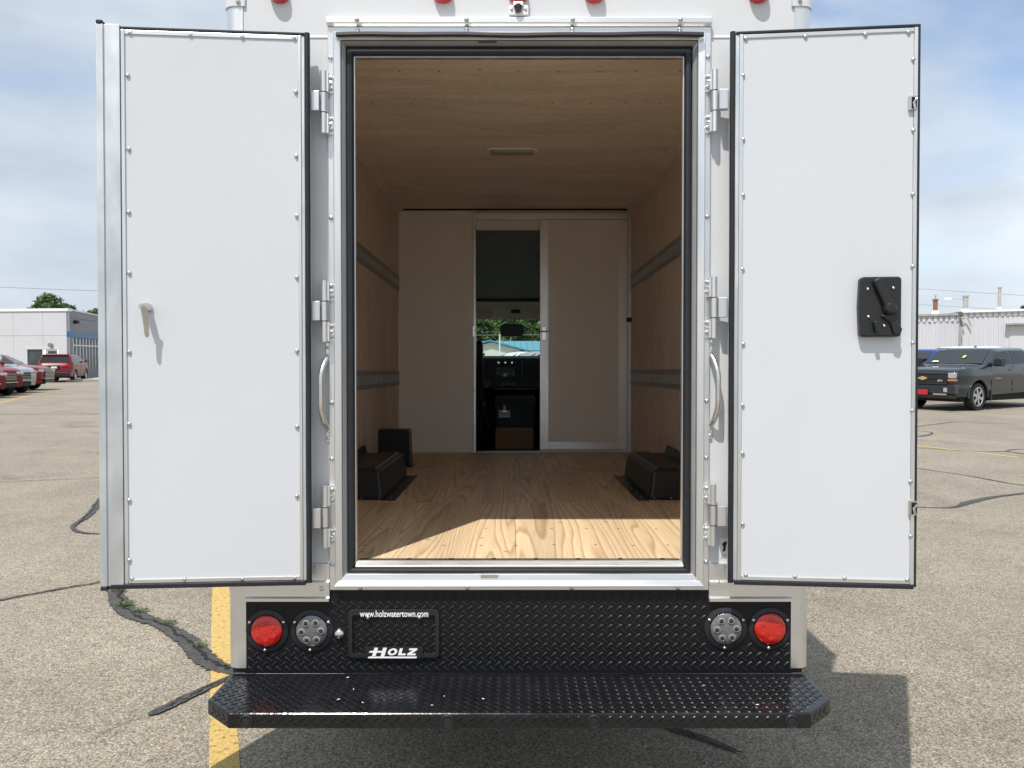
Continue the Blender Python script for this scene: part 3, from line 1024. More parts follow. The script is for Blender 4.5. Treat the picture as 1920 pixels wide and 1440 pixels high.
# seats
def seat(xc, s):
    o = MB().prism(round_rect(xc - .24, xc + .24, 4.35, 4.93, .07), CF + .30, CF + .44, 'z').build('cab_seat', 'seat_vinyl', truck, bevel=.03, seg=3)
    MB().prism([(4.30, CF + .38), (4.46, CF + .38), (4.27, CF + .98), (4.20, CF + 1.02), (4.13, CF + .98)], xc - .235, xc + .235, 'x').build('backrest', 'seat_vinyl', o, bevel=.03, seg=3)
    MB().prism(round_rect(xc - .13, xc + .13, CF + 1.05, CF + 1.24, .05), 4.12, 4.22).build('headrest', 'seat_vinyl', o, bevel=.02)
    MB().prism(round_rect(xc - .20, xc + .20, 4.40, 4.88, .05), CF + .001, CF + .30, 'z').build('seat_base', 'black_powder', o)
    MB().tube([(xc + s * .26, 4.33, CF + .62), (xc + s * .265, 4.62, CF + .60)], .035, 10).build('armrest', 'seat_vinyl', o, smooth=True)
seat(X(917, 4.35) - .285, 1)
seat(.66, -1)
# steering wheel
sw = MB()
ring = []
cx, cy, cz = -.50, 5.22, dz - .06
for i in range(33):
    a = 2 * pi * i / 32
    ring.append((cx + .19 * cos(a), cy + .10 * sin(a), cz + .16 * sin(a)))
sw.tube(ring, .016, 8)
swo = sw.build('steering_wheel', 'black_plastic', truck, smooth=True)
MB().tube([(cx, cy, cz), (cx, 5.5, cz - .14)], [.06, .04], 12).build('steering_column', 'dash_black', swo)
MB().tube([(cx + .04, 5.32, cz - .03), (X(902, 5.3), 5.33, Z(668, 5.3)), (X(909, 5.3), 5.33, Z(663, 5.3))], .010, 8).build('gear_lever', 'black_plastic', swo)
# cab shell: doors with window openings, hood, wheels
for s, xo in ((-1, XL + .06), (1, XR - .06)):
    belt = dz - .06
    pol = [(LEN + .002, CF - .25), (LEN + .002, zA), (5.0, zB + .06), (5.75, zt + .03), (6.38, zb_ - .02), (6.9, zb_ - .10), (6.9, CF - .25)]
    hole = [(4.35, belt), (4.40, zh1 - .03), (5.60, zt - .06), (6.12, belt + .02)]
    # outer skin as pieces around the window
    mb = MB()
    mb.prism([(LEN + .002, CF - .25), (LEN + .002, belt), (4.35, belt), (6.12, belt), (6.4, belt - .03), (6.9, zb_ - .12), (6.9, CF - .25)], xo, xo - s * .05, 'x')
    mb.prism([(LEN + .002, belt + .0005), (LEN + .002, zA - .02), (4.40, zh1 + .22), (4.40, zh1 - .03), (4.35, belt + .0005)], xo, xo - s * .05, 'x')
    mb.prism([(4.401, zh1 - .03), (4.401, zh1 + .21), (5.0, zB + .05), (5.76, zt + .03), (5.60, zt - .06)], xo, xo - s * .05, 'x')
    mb.prism([(5.601, zt - .06), (5.761, zt + .03), (6.45, zb_ - .02), (6.121, belt + .001)], xo, xo - s * .05, 'x')
    cs = mb.build('cab_door', 'white_paint', truck)
    MB().prism([(4.352, belt + .002), (4.402, zh1 - .032), (5.60, zt - .062), (6.118, belt + .003)], xo - s * .02, xo - s * .024, 'x').build('side_window', 'windshield_glass', cs)
    mbm = MB().prism(round_rect(5.9, 6.08, belt + .02, belt + .32, .04), xo + s * .10, xo + s * .28, 'x').build('wing_mirror', 'black_plastic', cs, bevel=.02)
MB().prism([(LEN + .003, zA + .05), (5.0, zB + .05), (5.76, zt + .04), (5.76, zt + .02), (5.0, zB + .032), (LEN + .003, zA + .052)][:3] + [(5.76, zt + .035), (5.0, zB + .033), (LEN + .003, zA + .051)][1:], XL + .02, XR - .02, 'x') if False else None
MB().add([(XL + .03, LEN + .004, zA + .06), (XR - .03, LEN + .004, zA + .06), (XR - .05, 5.02, zB + .07), (XL + .05, 5.02, zB + .07), (XR - .1, 5.79, zt + .05), (XL + .1, 5.79, zt + .05)],
         [(0, 1, 2, 3), (3, 2, 4, 5)]).build('cab_roof', 'white_paint', truck)
MB().prism([(6.385, zb_ - .03), (6.9, zb_ - .12), (7.35, zb_ - .30), (7.42, zb_ - .40), (7.42, CF - .35), (6.385, CF - .25)], XL + .10, XR - .10, 'x').build('hood', 'white_paint', truck, bevel=.03)
box('front_bumper', 'chrome', truck, XL + .06, XR - .06, 7.43, 7.55, CF - .45, CF - .20, bevel=.03)

def wheel(parent, x, y, z, r, wd, rimr, rim='rim', spokes=6, axis='x', side=1, name='wheel'):
    o = MB().lathe([(rimr, -wd / 2), (r * .93, -wd / 2), (r, -wd * .36), (r, wd * .36), (r * .93, wd / 2), (rimr, wd / 2)], (0, 0, 0), axis, 28, caps=False).build(name, 'tyre', parent, smooth=True, loc=(x, y, z))
    mb = MB()
    k = side
    mb.lathe([(rimr * 1.0, k * wd * .48), (rimr * .93, k * wd * .47), (rimr * .90, k * wd * .2), (rimr * .2, k * wd * .2)], (0, 0, 0), axis, 28, caps=False)
    ro = mb.build('rim', 'led_dark', o, smooth=True)
    mb = MB()
    mb.lathe([(rimr * 1.01, k * wd * .485), (rimr * .92, k * wd * .50), (rimr * .88, k * wd * .44)], (0, 0, 0), axis, 28, caps=False)
    mb.lathe([(rimr * .24, k * wd * .2), (rimr * .24, k * wd * .43), (rimr * .16, k * wd * .46)], (0, 0, 0), axis, 14, caps=True)
    for i in range(spokes):
        a = 2 * pi * i / spokes + .3
        pts = []
        for rr, hw in ((rimr * .15, rimr * .13), (rimr * .92, rimr * .17)):
            for sg in (-1, 1):
                u = Vector((cos(a), sin(a))) * rr + Vector((-sin(a), cos(a))) * hw * sg
                pts.append(u)
        lo, hi = k * wd * .30, k * wd * .45
        vs = []
        for t in (lo, hi):
            for u in pts:
                vs.append((t, u.x, u.y) if axis == 'x' else (u.x, t, u.y))
        mb.add(vs, [(0, 1, 3, 2), (4, 6, 7, 5), (0, 4, 5, 1), (2, 3, 7, 6), (0, 2, 6, 4), (1, 5, 7, 3)])
    mb.build('spokes', rim, ro, smooth=False)
    return o
tz = 0.0
for s, xo in ((-1, XL), (1, XR)):
    for yy in (1.80, 6.45):
        zc = 0.36 + yy * sin(TILT)
        wheel(truck, xo - s * .16, yy, zc, .365, .24, .22, 'rim', 6, 'x', s)
for s in (-1, 1):
    box('chassis_rail', 'undercarriage', truck, XC + s * .42 - .035, XC + s * .42 + .035, .10, 6.8, FL - .30, FL - .13)
MB().tube([(XC - .85, 1.80, .39), (XC + .85, 1.80, .39)], .06, 12).build('rear_axle', 'undercarriage', truck)
MB().lathe([(.05, -.3), (.11, -.28), (.11, .3), (.05, .32)], (XC - .1, .9, FL - .42), 'y', 14).build('muffler', 'undercarriage', truck)
for s in (-1, 1):
    box('bumper_bracket', 'undercarriage', truck, XC + s * .42 - .03, XC + s * .42 + .03, -.12, .12, Z(1262) - .10, Z(1262) - .022)

# ------------------------------------------------------------------ rear door frame
def mitre(side, rect, prof):
    x0, x1, z0, z1 = rect
    A, B = [], []
    for (o, y) in prof:
        if side == 'left': A.append((x0 + o, y, z0 + o)); B.append((x0 + o, y, z1 - o))
        if side == 'right': A.append((x1 - o, y, z0 + o)); B.append((x1 - o, y, z1 - o))
        if side == 'top': A.append((x0 + o, y, z1 - o)); B.append((x1 - o, y, z1 - o))
        if side == 'bottom': A.append((x0 + o, y, z0 + o)); B.append((x1 - o, y, z0 + o))
    return MB().loft([A, B], True, True)
FR = (OX0, OX1, OZ0, OZ1)
prof = [(0, .034), (0, -.009), (.003, -.012), (.0155, -.012), (.017, -.030), (.020, -.031), (.035, -.024), (.037, -.018), (.056, -.013), (.058, -.010), (.060, .0), (.060, .034)]
sill_prof = prof
prof = [(0, .034), (0, -.010), (.002, -.012), (.0195, -.012), (.0205, -.020), (.0235, -.0225), (.044, -.0185), (.046, -.016), (.047, .034)]
jl = mitre('left', FR, prof).build('door_jamb', 'aluminium', truck)
jr = mitre('right', FR, prof).build('door_jamb', 'aluminium', truck)
hd = mitre('top', FR, prof).build('door_header', 'aluminium_rail', truck)
sill = mitre('bottom', FR, sill_prof).build('door_sill', 'aluminium_rail', truck)
for p_ in (112, 410, 755, 860, 1056): bolt(jl, OX0 + .010, -.0122, Z(p_), 1.0)
for p_ in (110, 408, 752, 858, 1052): bolt(jr, OX1 - .010, -.0122, Z(p_), 1.0)
for a in (674, 876, 1072, 1271): bolt(hd, X(a), -.0122, OZ1 - .010, 1.0)
for a in (676, 876, 1072, 1271): bolt(sill, X(a), -.0122, OZ0 + .010, 1.0)
rg = MB()
for sd_ in ('left', 'right', 'top'):
    q = mitre(sd_, FR, [(.0472, .033), (.0472, -.012), (.049, -.0135), (.058, -.004), (.060, .0), (.060, .033)])
    rg.add(q.v, q.f)
rg.build('frame_reveal', 'reveal_grey', truck)
# drip rail over the header
dr = MB().prism([(-.002, OZ1 + .030), (-.022, OZ1 + .030), (-.026, OZ1 + .026), (-.026, OZ1 + .008), (-.012, OZ1 + .001), (-.002, OZ1 + .001)], X(617), X(1329.5), 'x').build('drip_rail', 'aluminium_rail', truck, bevel=.0015)
for a in (674, 876, 1072, 1271): bolt(dr, X(a), -.0262, OZ1 + .018, 1.0)
# rubber drip strip under the header
mb = MB()
n = 40
xa, xb = X(637), X(1312)
ringp = []
for i in range(n + 1):
    t = i / n
    wv = .0016 * sin(t * 9) + .001 * sin(t * 23)
    zc = Z(73) + wv
    x = xa + (xb - xa) * t
    ringp.append([(x, -.030, zc + .009), (x, -.041, zc + .006), (x, -.043, zc - .004), (x, -.037, zc - .009), (x, -.030, zc - .007)])
mb.loft(ringp).build('drip_seal', 'rubber', truck, smooth=True)
# gasket ring
GR = (X(650.5), X(1295.5), Z(1073.5), Z(89))
gp_ = [(0, .033), (0, .006), (.004, -.002), (.012, -.004), (.020, -.001), (.0245, .008), (.0245, .033)]
gk = MB()
for sd_ in ('left', 'right', 'top', 'bottom'):
    q = mitre(sd_, GR, gp_ if sd_ != 'bottom' else [(o_g * .70, y_g) for (o_g, y_g) in gp_])
    gk.add(q.v, q.f)
gk.build('door_gasket', 'rubber', truck)
# inner light edge
LR = (X(650.5) + .0245, X(1295.5) - .0245, Z(1073.5) + .0245, Z(89) - .0245)
le = MB()
for sd_ in ('left', 'right', 'top'):
    q = mitre(sd_, LR, [(0, .034), (0, .014), (.0038, .014), (.0038, .034)])
    le.add(q.v, q.f)
le.build('frame_lip', 'aluminium', truck)
# inner reveals behind the lip
rv = MB()
for sd_ in ('left', 'right', 'top'):
    q = mitre(sd_, (OX0 + .02, OX1 - .02, FL - .05, OZ1 - .02), [(.0, .0355), (.0, .054), (.059, .054), (.059, .0355)])
    rv.add(q.v, q.f)
rv.build('inner_reveal', 'wall_ply', truck)
# sill top trim with drain notches
st = MB().prism([(.000, Z(1063.5)), (.000, Z(1061)), (.022, Z(1054) + .001), (.030, FL + .003), (.080, FL + .003), (.080, FL + .0012), (.036, FL + .0005), (.033, Z(1066)), (.006, Z(1066))], X(665), X(1283), 'x').build('sill_trim', 'aluminium_rail', truck, bevel=.001)
for i in range(8):
    x = X(680 + i * 81.5)
    box('drain_notch', 'dark_gap', st, x - .008, x + .008, .060, .0795, FL + .0031, FL + .0036)
for a in (910, 925): bolt(sill, X(a), -.0302, Z(1075), .5)
box('strike', 'steel_bright', sill, X(902), X(934), -.0335, -.0305, Z(1079), Z(1073), bevel=.001)
box('strike', 'black_powder', hd, X(898), X(932), -.032, -.0305, Z(88), Z(84.5), bevel=.001)

# marker lamps and camera above the header
for a in (528, 832, 971.5, 1113, 1418):
    c = (X(a), 0, Z(-6))
    o = MB()
    rings = []
    for (k, yy) in ((1.0, 0.0), (1.0, -.012), (.93, -.022), (.75, -.031), (.45, -.036), (.1, -.037)):
        rings.append([(c[0] + .034 * k * cos(2 * pi * i / 20), yy, c[2] + .024 * k * sin(2 * pi * i / 20)) for i in range(20)])
    o.loft(rings)
    o.build('marker_lamp', 'marker_red', truck, smooth=True)
rc = MB().prism(round_rect(X(954), X(990.5), Z(36), Z(16), .006), -.028, -.0005).build('rear_camera', 'white_trim', truck, bevel=.004)
MB().prism(round_rect(X(962), X(981), Z(20), Z(11), .004), -.036, -.004).build('camera_hood', 'white_trim', rc, bevel=.003)
MB().lathe([(.0135, -.028), (.0135, -.040), (.010, -.041), (.009, -.034)], (X(971.5), 0, Z(24)), 'y', 20).build('camera_lens', 'led_dark', rc, smooth=True)
for a in (959, 985): bolt(rc, X(a), -.0285, Z(24.5), .6)

# hinges and grab handles on the frame
def hinge(s, py, jamb):
    """s=-1 left; py = (top, mid1, mid2, bottom) pixel rows"""
    yk = -.040
    bx = X(608.5, yk) if s < 0 else X(1338, yk)
    r = .0105
    z = [Z(p, yk) for p in py]
    o = MB()
    o.tube([(bx, yk, z[3] + .001), (bx, yk, z[0] - .001)], r * .8, 14)
    e = bx - s * .012
    fxx = (OX0 + .021) if s < 0 else (OX1 - .021)
    ho = o.build('hinge', 'aluminium', truck, smooth=True)
    for (a, b) in ((z[3], z[2] - .0015), (z[1] + .0015, z[0])):
        q_ = MB().tube([(bx, yk, a), (bx, yk, b)], r, 14)
        x0, x1 = sorted((e, fxx))
        q_.box(x0, x1, -.0185, -.0125, a + .002, b - .002)
        x0, x1 = sorted((bx - s * .004, e - s * .004))
        q_.box(x0, x1, -.040, -.0186, a + .002, b - .002)
        q_.build('hinge_leaf', 'aluminium', ho, smooth=True)
    kn = MB().tube([(bx, yk, z[2]), (bx, yk, z[1])], r * 1.02, 14).build('hinge_knuckle', 'aluminium', ho, smooth=True)
    for zz in (z[1], z[2]):
        MB().tube([(bx, yk, zz - .0014), (bx, yk, zz + .0014)], r * 1.06, 14).build('hinge_washer', 'rubber', ho)
    for (a, b) in ((z[3], z[2]), (z[1], z[0])):
        for t in (.28, .78):
            bolt(ho, (OX0 + .011) if s < 0 else (OX1 - .011), -.0187, a + (b - a) * t, 1.0)
        zz = a + (b - a) * .52
        MB().tube([(bx - s * .010, -.030, zz), (bx - s * .026, -.030, zz)], .0035, 8).build('grease_nipple', 'steel_bright', ho, smooth=True)
    return bx, yk, z
HL = [hinge(-1, p, jl) for p in ((133, 173, 211, 250), (526, 565, 602, 641), (911, 951, 989, 1027))]
HR = [hinge(1, p, jr) for p in ((131, 170, 208, 247), (519, 558, 596, 634), (908, 947, 985, 1023))]

def grab(s, x, rows):
    zt_, zb2 = Z(rows[0], -.01), Z(rows[3], -.01)
    z1, z2 = Z(rows[1], -.01), Z(rows[2], -.01)
    o = MB()
    hw = .0085
    pts = []
    for i in range(17):
        t = i / 16
        b = sin(pi * t)
        bb = min(1, b * 1.35) ** 0.8
        pts.append((x + s * (.003 + .013 * bb) * 1.0, -.010 - .040 * bb, z1 + (z2 - z1) * t))
    go = MB().tube(pts, .0095, 12).build('grab_handle', 'steel_bright', truck, smooth=True)
    for (a, b) in ((zt_, z1 - .004), (z2 + .004, zb2)):
        box('handle_tab', 'steel_bright', go, x - hw, x + hw, -.006, -.0015, min(a, b), max(a, b), bevel=.002)
        for t in (.3, .75):
            bolt(go, x, -.0062, a + (b - a) * t, .85)
grab(-1, X(616), (642, 672, 801, 829))
grab(1, X(1331), (636, 667, 796, 824))

# lower rails either side of the sill
def lower_rail(xa, xb):
    zt_, zb2 = RW0 - .0005, Z(1125)
    h = zt_ - zb2
    pr = [(-.002, zt_), (-.010, zt_), (-.010, zt_ - h * .44), (-.019, zt_ - h * .48), (-.019, zt_ - h * .56), (-.012, zt_ - h * .58), (-.012, zt_ - h * .88), (-.020, zt_ - h * .92), (-.020, zb2), (.03, zb2), (.03, zt_)]
    return MB().prism(pr, xa, xb, 'x').build('lower_rail', 'aluminium_rail', truck)
r1 = lower_rail(px0 + .001, OX0 - .001)
r2 = lower_rail(OX1 + .001, px1 - .001)
bolt(r1, X(603), -.0122, Z(1102), 1.0)
bolt(r2, X(1346), -.0122, Z(1090), 1.0)

# sticker on the rear skin at the right
stk = box('sticker', 'print_white', truck, X(1351), X(1390), -.0012, -.0004, Z(1045), Z(1009))
zs = lambda p: Z(p)
g = MB()
g.prism([(X(1355), Z(1022)), (X(1357), Z(1017)), (X(1368), Z(1013)), (X(1369), Z(1016)), (X(1363), Z(1020)), (X(1361), Z(1033)), (X(1356), Z(1034)), (X(1358), Z(1024))], -.0018, -.0013)
g.build('sticker_mark', 'print_black', stk)
box('sticker_line', 'print_black', stk, X(1356), X(1372), -.0016, -.0013, Z(1041), Z(1040.3))

# ------------------------------------------------------------------ rear doors
def make_door(s):
    """s=-1 left, 1 right; local x to the right, y away from the camera; inner face at y=0"""
    if s < 0:
        A = P(583, 697, -.072); ang = radians(4.6)
    else:
        A = P(1366, 697, -.072); ang = radians(-5.6)
    R = Matrix.Rotation(ang, 3, 'Z')
    RI = R.inverted()
    o = Vector((A.x, A.y, 0))
    c = RI @ (CT - o)
    def D(px, py, yl=0.0):
        d = RI @ (TRI @ ray(px, py))
        q = c + d * ((yl - c.y) / d.y)
        return q.x, q.z
    return o, ang, D

# ---- left leaf
o_, ang, D = make_door(-1)
ref = 575
zT, zB2 = D(ref, 67)[1], D(ref, 1088)[1]
lx = lambda p: D(p, 697)[0]
dL = MB().box(lx(203), -.004, .002, .040, zB2, zT).build('rear_door', 'white_paint', truck, bevel=.002, loc=o_, rot=(0, 0, ang))
box('door_panel', 'white_panel', dL, lx(237), lx(561), -.0012, .0018, zB2 + .014, zT - .012)
# astragal along the free edge
asg = MB().prism([(lx(187), .038), (lx(187), -.010), (lx(200), -.010), (lx(200.5), -.004), (lx(203), -.004), (lx(203.5), -.010), (lx(231), -.010), (lx(231.5), .0015), (lx(203), .0015), (lx(203), .038)], zB2 - .004, zT + .012, 'z').build('astragal', 'galvanised', dL, bevel=.0008)
box('edge_angle', 'aluminium', dL, lx(232.3), lx(239), -.006, -.0014, zB2 + .002, zT - .002, bevel=.001)
box('edge_angle', 'aluminium', dL, lx(561.5), lx(567), -.006, .0018, zB2 + .002, zT - .002, bevel=.001)
box('edge_channel', 'galvanised', dL, lx(567.4), lx(574.5), -.002, .0018, zB2 + .002, zT - .002)
box('head_angle', 'aluminium_rail', dL, lx(239.4), lx(561), -.005, -.0014, zT - .016, zT - .003, bevel=.001)
box('foot_angle', 'aluminium_rail', dL, lx(239.4), lx(561), -.005, -.0014, zB2 + .003, zB2 + .016, bevel=.001)
mb = MB()
pts = [(lx(578.8), -.006 + .0015 * sin(i * .7), zB2 - .006 + (zT - zB2 + .012) * i / 30) for i in range(31)]
mb.tube(pts, .0095, 10)
mb.build('edge_gasket', 'rubber', dL, smooth=True)
box('head_gasket', 'rubber', dL, lx(211), lx(573), -.006, .030, zT - .0015, zT + .009, bevel=.003)
box('foot_gasket', 'rubber', dL, lx(206), lx(573), -.012, .030, zB2 - .014, zB2 + .002, bevel=.003)
box('end_clip', 'rubber', asg, lx(187.5), lx(199), -.012, .036, zT + .0125, zT + .026, bevel=.003)
box('end_clip', 'rubber', asg, lx(187.5), lx(200), -.013, .036, zB2 - .018, zB2 - .0045, bevel=.003)
for (a, b) in [(240, 142), (242, 280), (242, 398), (243, 512), (243, 660), (243, 795), (243, 938), (243, 1050),
               (555, 173), (556, 293), (557, 405), (557, 520), (557, 658), (557, 800), (557, 930),
               (245, 62), (358, 66), (455, 70), (552, 72), (248, 1085), (347, 1086), (455, 1085), (553, 1083)]:
    q = D(a, b)
    bolt(dL, q[0], -.0015, q[1], .95)
# lever handle: rose, spindle, curved lever
q = D(277, 577)
hb = MB().lathe([(.016, -.001), (.016, -.010), (.012, -.016), (.010, -.054)], (q[0], 0, q[1]), 'y', 18).build('door_handle', 'chrome', dL, smooth=True)
rings = []
h0 = D(270, 573, -.05); h1 = D(269, 632, -.06)
for i in range(13):
    t = i / 12
    zc = h0[1] + .006 + (h1[1] - h0[1] - .006) * t
    xc = h0[0] + (h1[0] - h0[0]) * t + .004 * t
    yc = -.056 + .016 * t + .004 * sin(pi * t)
    hw = (.0115 - .0042 * t) * (1 if 0 < i < 12 else .5)
    th = .0055 * (1 if 0 < i < 12 else .5)
    rings.append([(xc + hw * cos(2 * pi * k / 12), yc + th * sin(2 * pi * k / 12), zc) for k in range(12)])
MB().loft(rings).build('lever', 'chrome', hb, smooth=True)
# hinge straps
for (bx, yk, z) in HL:
    x1 = bx - o_.x
    box('hinge_strap', 'aluminium', dL, .001, x1 - .010, .010, .034, z[2] + .001, z[1] - .001, bevel=.0015)

# ---- right leaf
o_, ang, D = make_door(1)
ref = 1380
zT, zB2 = D(ref, 65)[1], D(ref, 1088)[1]
lx = lambda p: D(p, 697)[0]
dR = MB().box(.004, lx(1719), .002, .040, zB2, zT).build('rear_door', 'white_paint', truck, bevel=.002, loc=o_, rot=(0, 0, ang))
box('door_panel', 'white_panel', dR, lx(1391), lx(1708), -.0012, .0018, zB2 + .014, zT - .012)
box('edge_angle', 'aluminium', dR, lx(1708.5), lx(1715.5), -.006, .0015, zB2 + .002, zT - .002, bevel=.001)
box('edge_angle', 'aluminium', dR, lx(1383.5), lx(1390.4), -.006, .0018, zB2 + .002, zT - .002, bevel=.001)
box('edge_channel', 'galvanised', dR, lx(1375.5), lx(1383), -.002, .0018, zB2 + .002, zT - .002)
box('head_angle', 'aluminium_rail', dR, lx(1391), lx(1708), -.005, -.0014, zT - .015, zT - .003, bevel=.001)
box('foot_angle', 'aluminium_rail', dR, lx(1391), lx(1708), -.005, -.0014, zB2 + .003, zB2 + .016, bevel=.001)
pts = [(lx(1370.5), -.006 + .0015 * sin(i * .6), zB2 - .006 + (zT - zB2 + .012) * i / 30) for i in range(31)]
MB().tube(pts, .0092, 10).build('edge_gasket', 'rubber', dR, smooth=True)
box('edge_gasket', 'rubber', dR, lx(1715.8), lx(1719.6), -.008, .030, zB2 - .006, zT + .008, bevel=.002)
box('head_gasket', 'rubber', dR, lx(1377), lx(1718), -.006, .030, zT - .0015, zT + .009, bevel=.003)
box('foot_gasket', 'rubber', dR, lx(1377), lx(1715), -.010, .030, zB2 - .013, zB2 + .002, bevel=.003)
for (a, b) in [(1393, 142), (1393, 262), (1393, 366), (1392, 505), (1393, 645), (1392, 760), (1392, 850), (1392, 982),
               (1712, 112), (1712, 245), (1711, 365), (1711, 500), (1711, 643), (1710, 770), (1707, 903), (1707, 1005),
               (1398, 73), (1510, 69), (1622, 65), (1703, 61), (1398, 1078), (1490, 1081), (1583, 1084), (1700, 1087)]:
    q = D(a, b)
    bolt(dR, q[0], -.0015, q[1], .95)
for (bx, yk, z) in HR:
    x1 = bx - o_.x
    box('hinge_strap', 'aluminium', dR, x1 + .010, -.001, .010, .034, z[2] + .001, z[1] - .001, bevel=.0015)
# inside release plate
def d2(a, b): return D(a, b)
xl_, zt_ = D(1605, 521); xr_, zb2 = D(1683.5, 632)
r = .012
outl = []
for (cx_, cz_, a0_, a1_) in ((xr_ - r, zt_ - r, 0, 90), (xl_ + .018, zt_ - r * 1.2, 90, 165), (xl_ + .018, zb2 + r * 1.2, 195, 270), (xr_ - r, zb2 + r, 270, 360)):
    rr = r if cx_ > xl_ + .05 else r * 1.2
    outl += arc(cx_, cz_, rr, a0_, a1_, 6)
    if a1_ == 165:
        outl.append((xl_, (zt_ + zb2) / 2))
rp_ = MB().prism(outl, -.030, -.0014).build('release_plate', 'black_plastic', dR, bevel=.006, seg=3)
# lever with raised boss
def bar(p0, p1, w0, w1, y0, y1):
    a = Vector(D(*p0)); b = Vector(D(*p1))
    d = (b - a).normalized(); nn = Vector((-d.y, d.x))
    return [(a + nn * w0), (b + nn * w1), (b - nn * w1), (a - nn * w0)]
MB().prism([tuple(v) for v in bar((1634, 526), (1660, 580), .012, .014, 0, 0)], -.050, -.0295).build('release_lever', 'black_plastic', rp_, bevel=.006, seg=3)
q = D(1660, 580)
MB().lathe([(.022, -.0295), (.021, -.046), (.015, -.054), (.008, -.055)], (q[0], 0, q[1]), 'y', 20).build('lever_boss', 'black_plastic', rp_, smooth=True)
MB().prism([D(1642, 593), D(1664, 588), D(1684, 618), D(1679, 631), D(1668, 628), D(1661, 607)], -.040, -.0295).build('lever_guard', 'black_plastic', rp_, bevel=.006, seg=3)
MB().prism([tuple(v) for v in bar((1633, 603), (1637, 624), .008, .007, 0, 0)], -.048, -.0295).build('thumb_turn', 'black_plastic', rp_, bevel=.004)
for (a, b) in ((1621, 544), (1668, 542), (1622, 595), (1651, 612)):
    q = D(a, b)
    bolt(rp_, q[0], -.0302, q[1], .7)
# slam latches on the free edge
for (py0, py1) in ((181, 208), (938, 965)):
    xa, za = D(1702, py0); xb, zb3 = D(1717, py1)
    la = box('slam_latch', 'chrome', dR, xa, xb, -.012, .010, zb3, za, bevel=.002)
    box('latch_pocket', 'dark_gap', la, xa + .008, xb - .0015, -.0135, -.0122, zb3 + .004, za - .006)
    MB().tube([(xa + .018, -.016, zb3 + .002), (xa + .013, -.017, (za + zb3) / 2), (xa + .022, -.015, za - .012)], .004, 8).build('latch_claw', 'chrome', la, smooth=True)

# ------------------------------------------------------------------ rear kick plate, lamps, plate frame
kz0, kz1, kzm = Z(1262), Z(1125.5), OZ0 - .0015
kp = [(px0 - .004, kz0), (px0 - .004, kz1), (OX0, kz1), (OX0, kzm), (OX1, kzm), (OX1, kz1), (px1 + .004, kz1), (px1 + .004, kz0)]
kick = MB().prism(kp, -.003, .03).build('kick_plate', 'black_tread_matt', truck)

def lozenges(name, m, inside, u0, u1, v0, v1, tf, parent, pitch=.0325, ln=.0145, wd=.0042, ht=.0022):
    """raised diamond-plate bars; tf maps (u, v, h) to the parent's frame"""
    mb = MB()
    nu, nv = int((u1 - u0) / pitch) + 2, int((v1 - v0) / pitch) + 2
    for i in range(nu):
        for j in range(nv):
            for k in (0, 1):
                u = u0 + (i + .5 * k) * pitch
                v = v0 + (j + .5 * k) * pitch
                if not inside(u, v): continue
                a = radians(42 if k == 0 else -42)
                du = (cos(a), sin(a)); dn = (-sin(a), cos(a))
                def q(s, t, h): return tf(u + du[0] * s + dn[0] * t, v + du[1] * s + dn[1] * t, h)
                vs = [q(-ln, 0, 0), q(-ln * .5, -wd, 0), q(ln * .5, -wd, 0), q(ln, 0, 0), q(ln * .5, wd, 0), q(-ln * .5, wd, 0),
                      q(-ln * .72, 0, ht), q(-ln * .36, -wd * .5, ht), q(ln * .36, -wd * .5, ht), q(ln * .72, 0, ht), q(ln * .36, wd * .5, ht), q(-ln * .36, wd * .5, ht)]
                mb.add(vs, [(i, (i + 1) % 6, 6 + (i + 1) % 6, 6 + i) for i in range(6)] + [(6, 7, 8, 9, 10, 11)])
    o = mb.build(name, m, parent, smooth=True)
    tag(o, None, kind='stuff')
    return o

LAMPS = [((499.5, 1181), 'red'), ((584, 1181), 'clear'), ((1362, 1177), 'clear'), ((1444.5, 1177), 'red')]
RF = .0755
pf = (X(653), X(823.5), Z(1231), Z(1141))
def in_kick(u, v):
    if u < px0 + .014 or u > px1 - .014 or v < kz0 + .012: return False
    top = kzm - .012 if OX0 + .012 < u < OX1 - .012 else kz1 - .012
    if v > top: return False
    for (c, k) in LAMPS:
        if (u - X(c[0])) ** 2 + (v - Z(c[1])) ** 2 < (RF + .010) ** 2: return False
    if (u - X(636)) ** 2 + (v - Z(1187)) ** 2 < .026 ** 2: return False
    return True
lozenges('tread_pattern', 'tread_bar', in_kick, px0, px1, kz0, kzm, lambda u, v, h: (u, -.003 - h, v), kick)

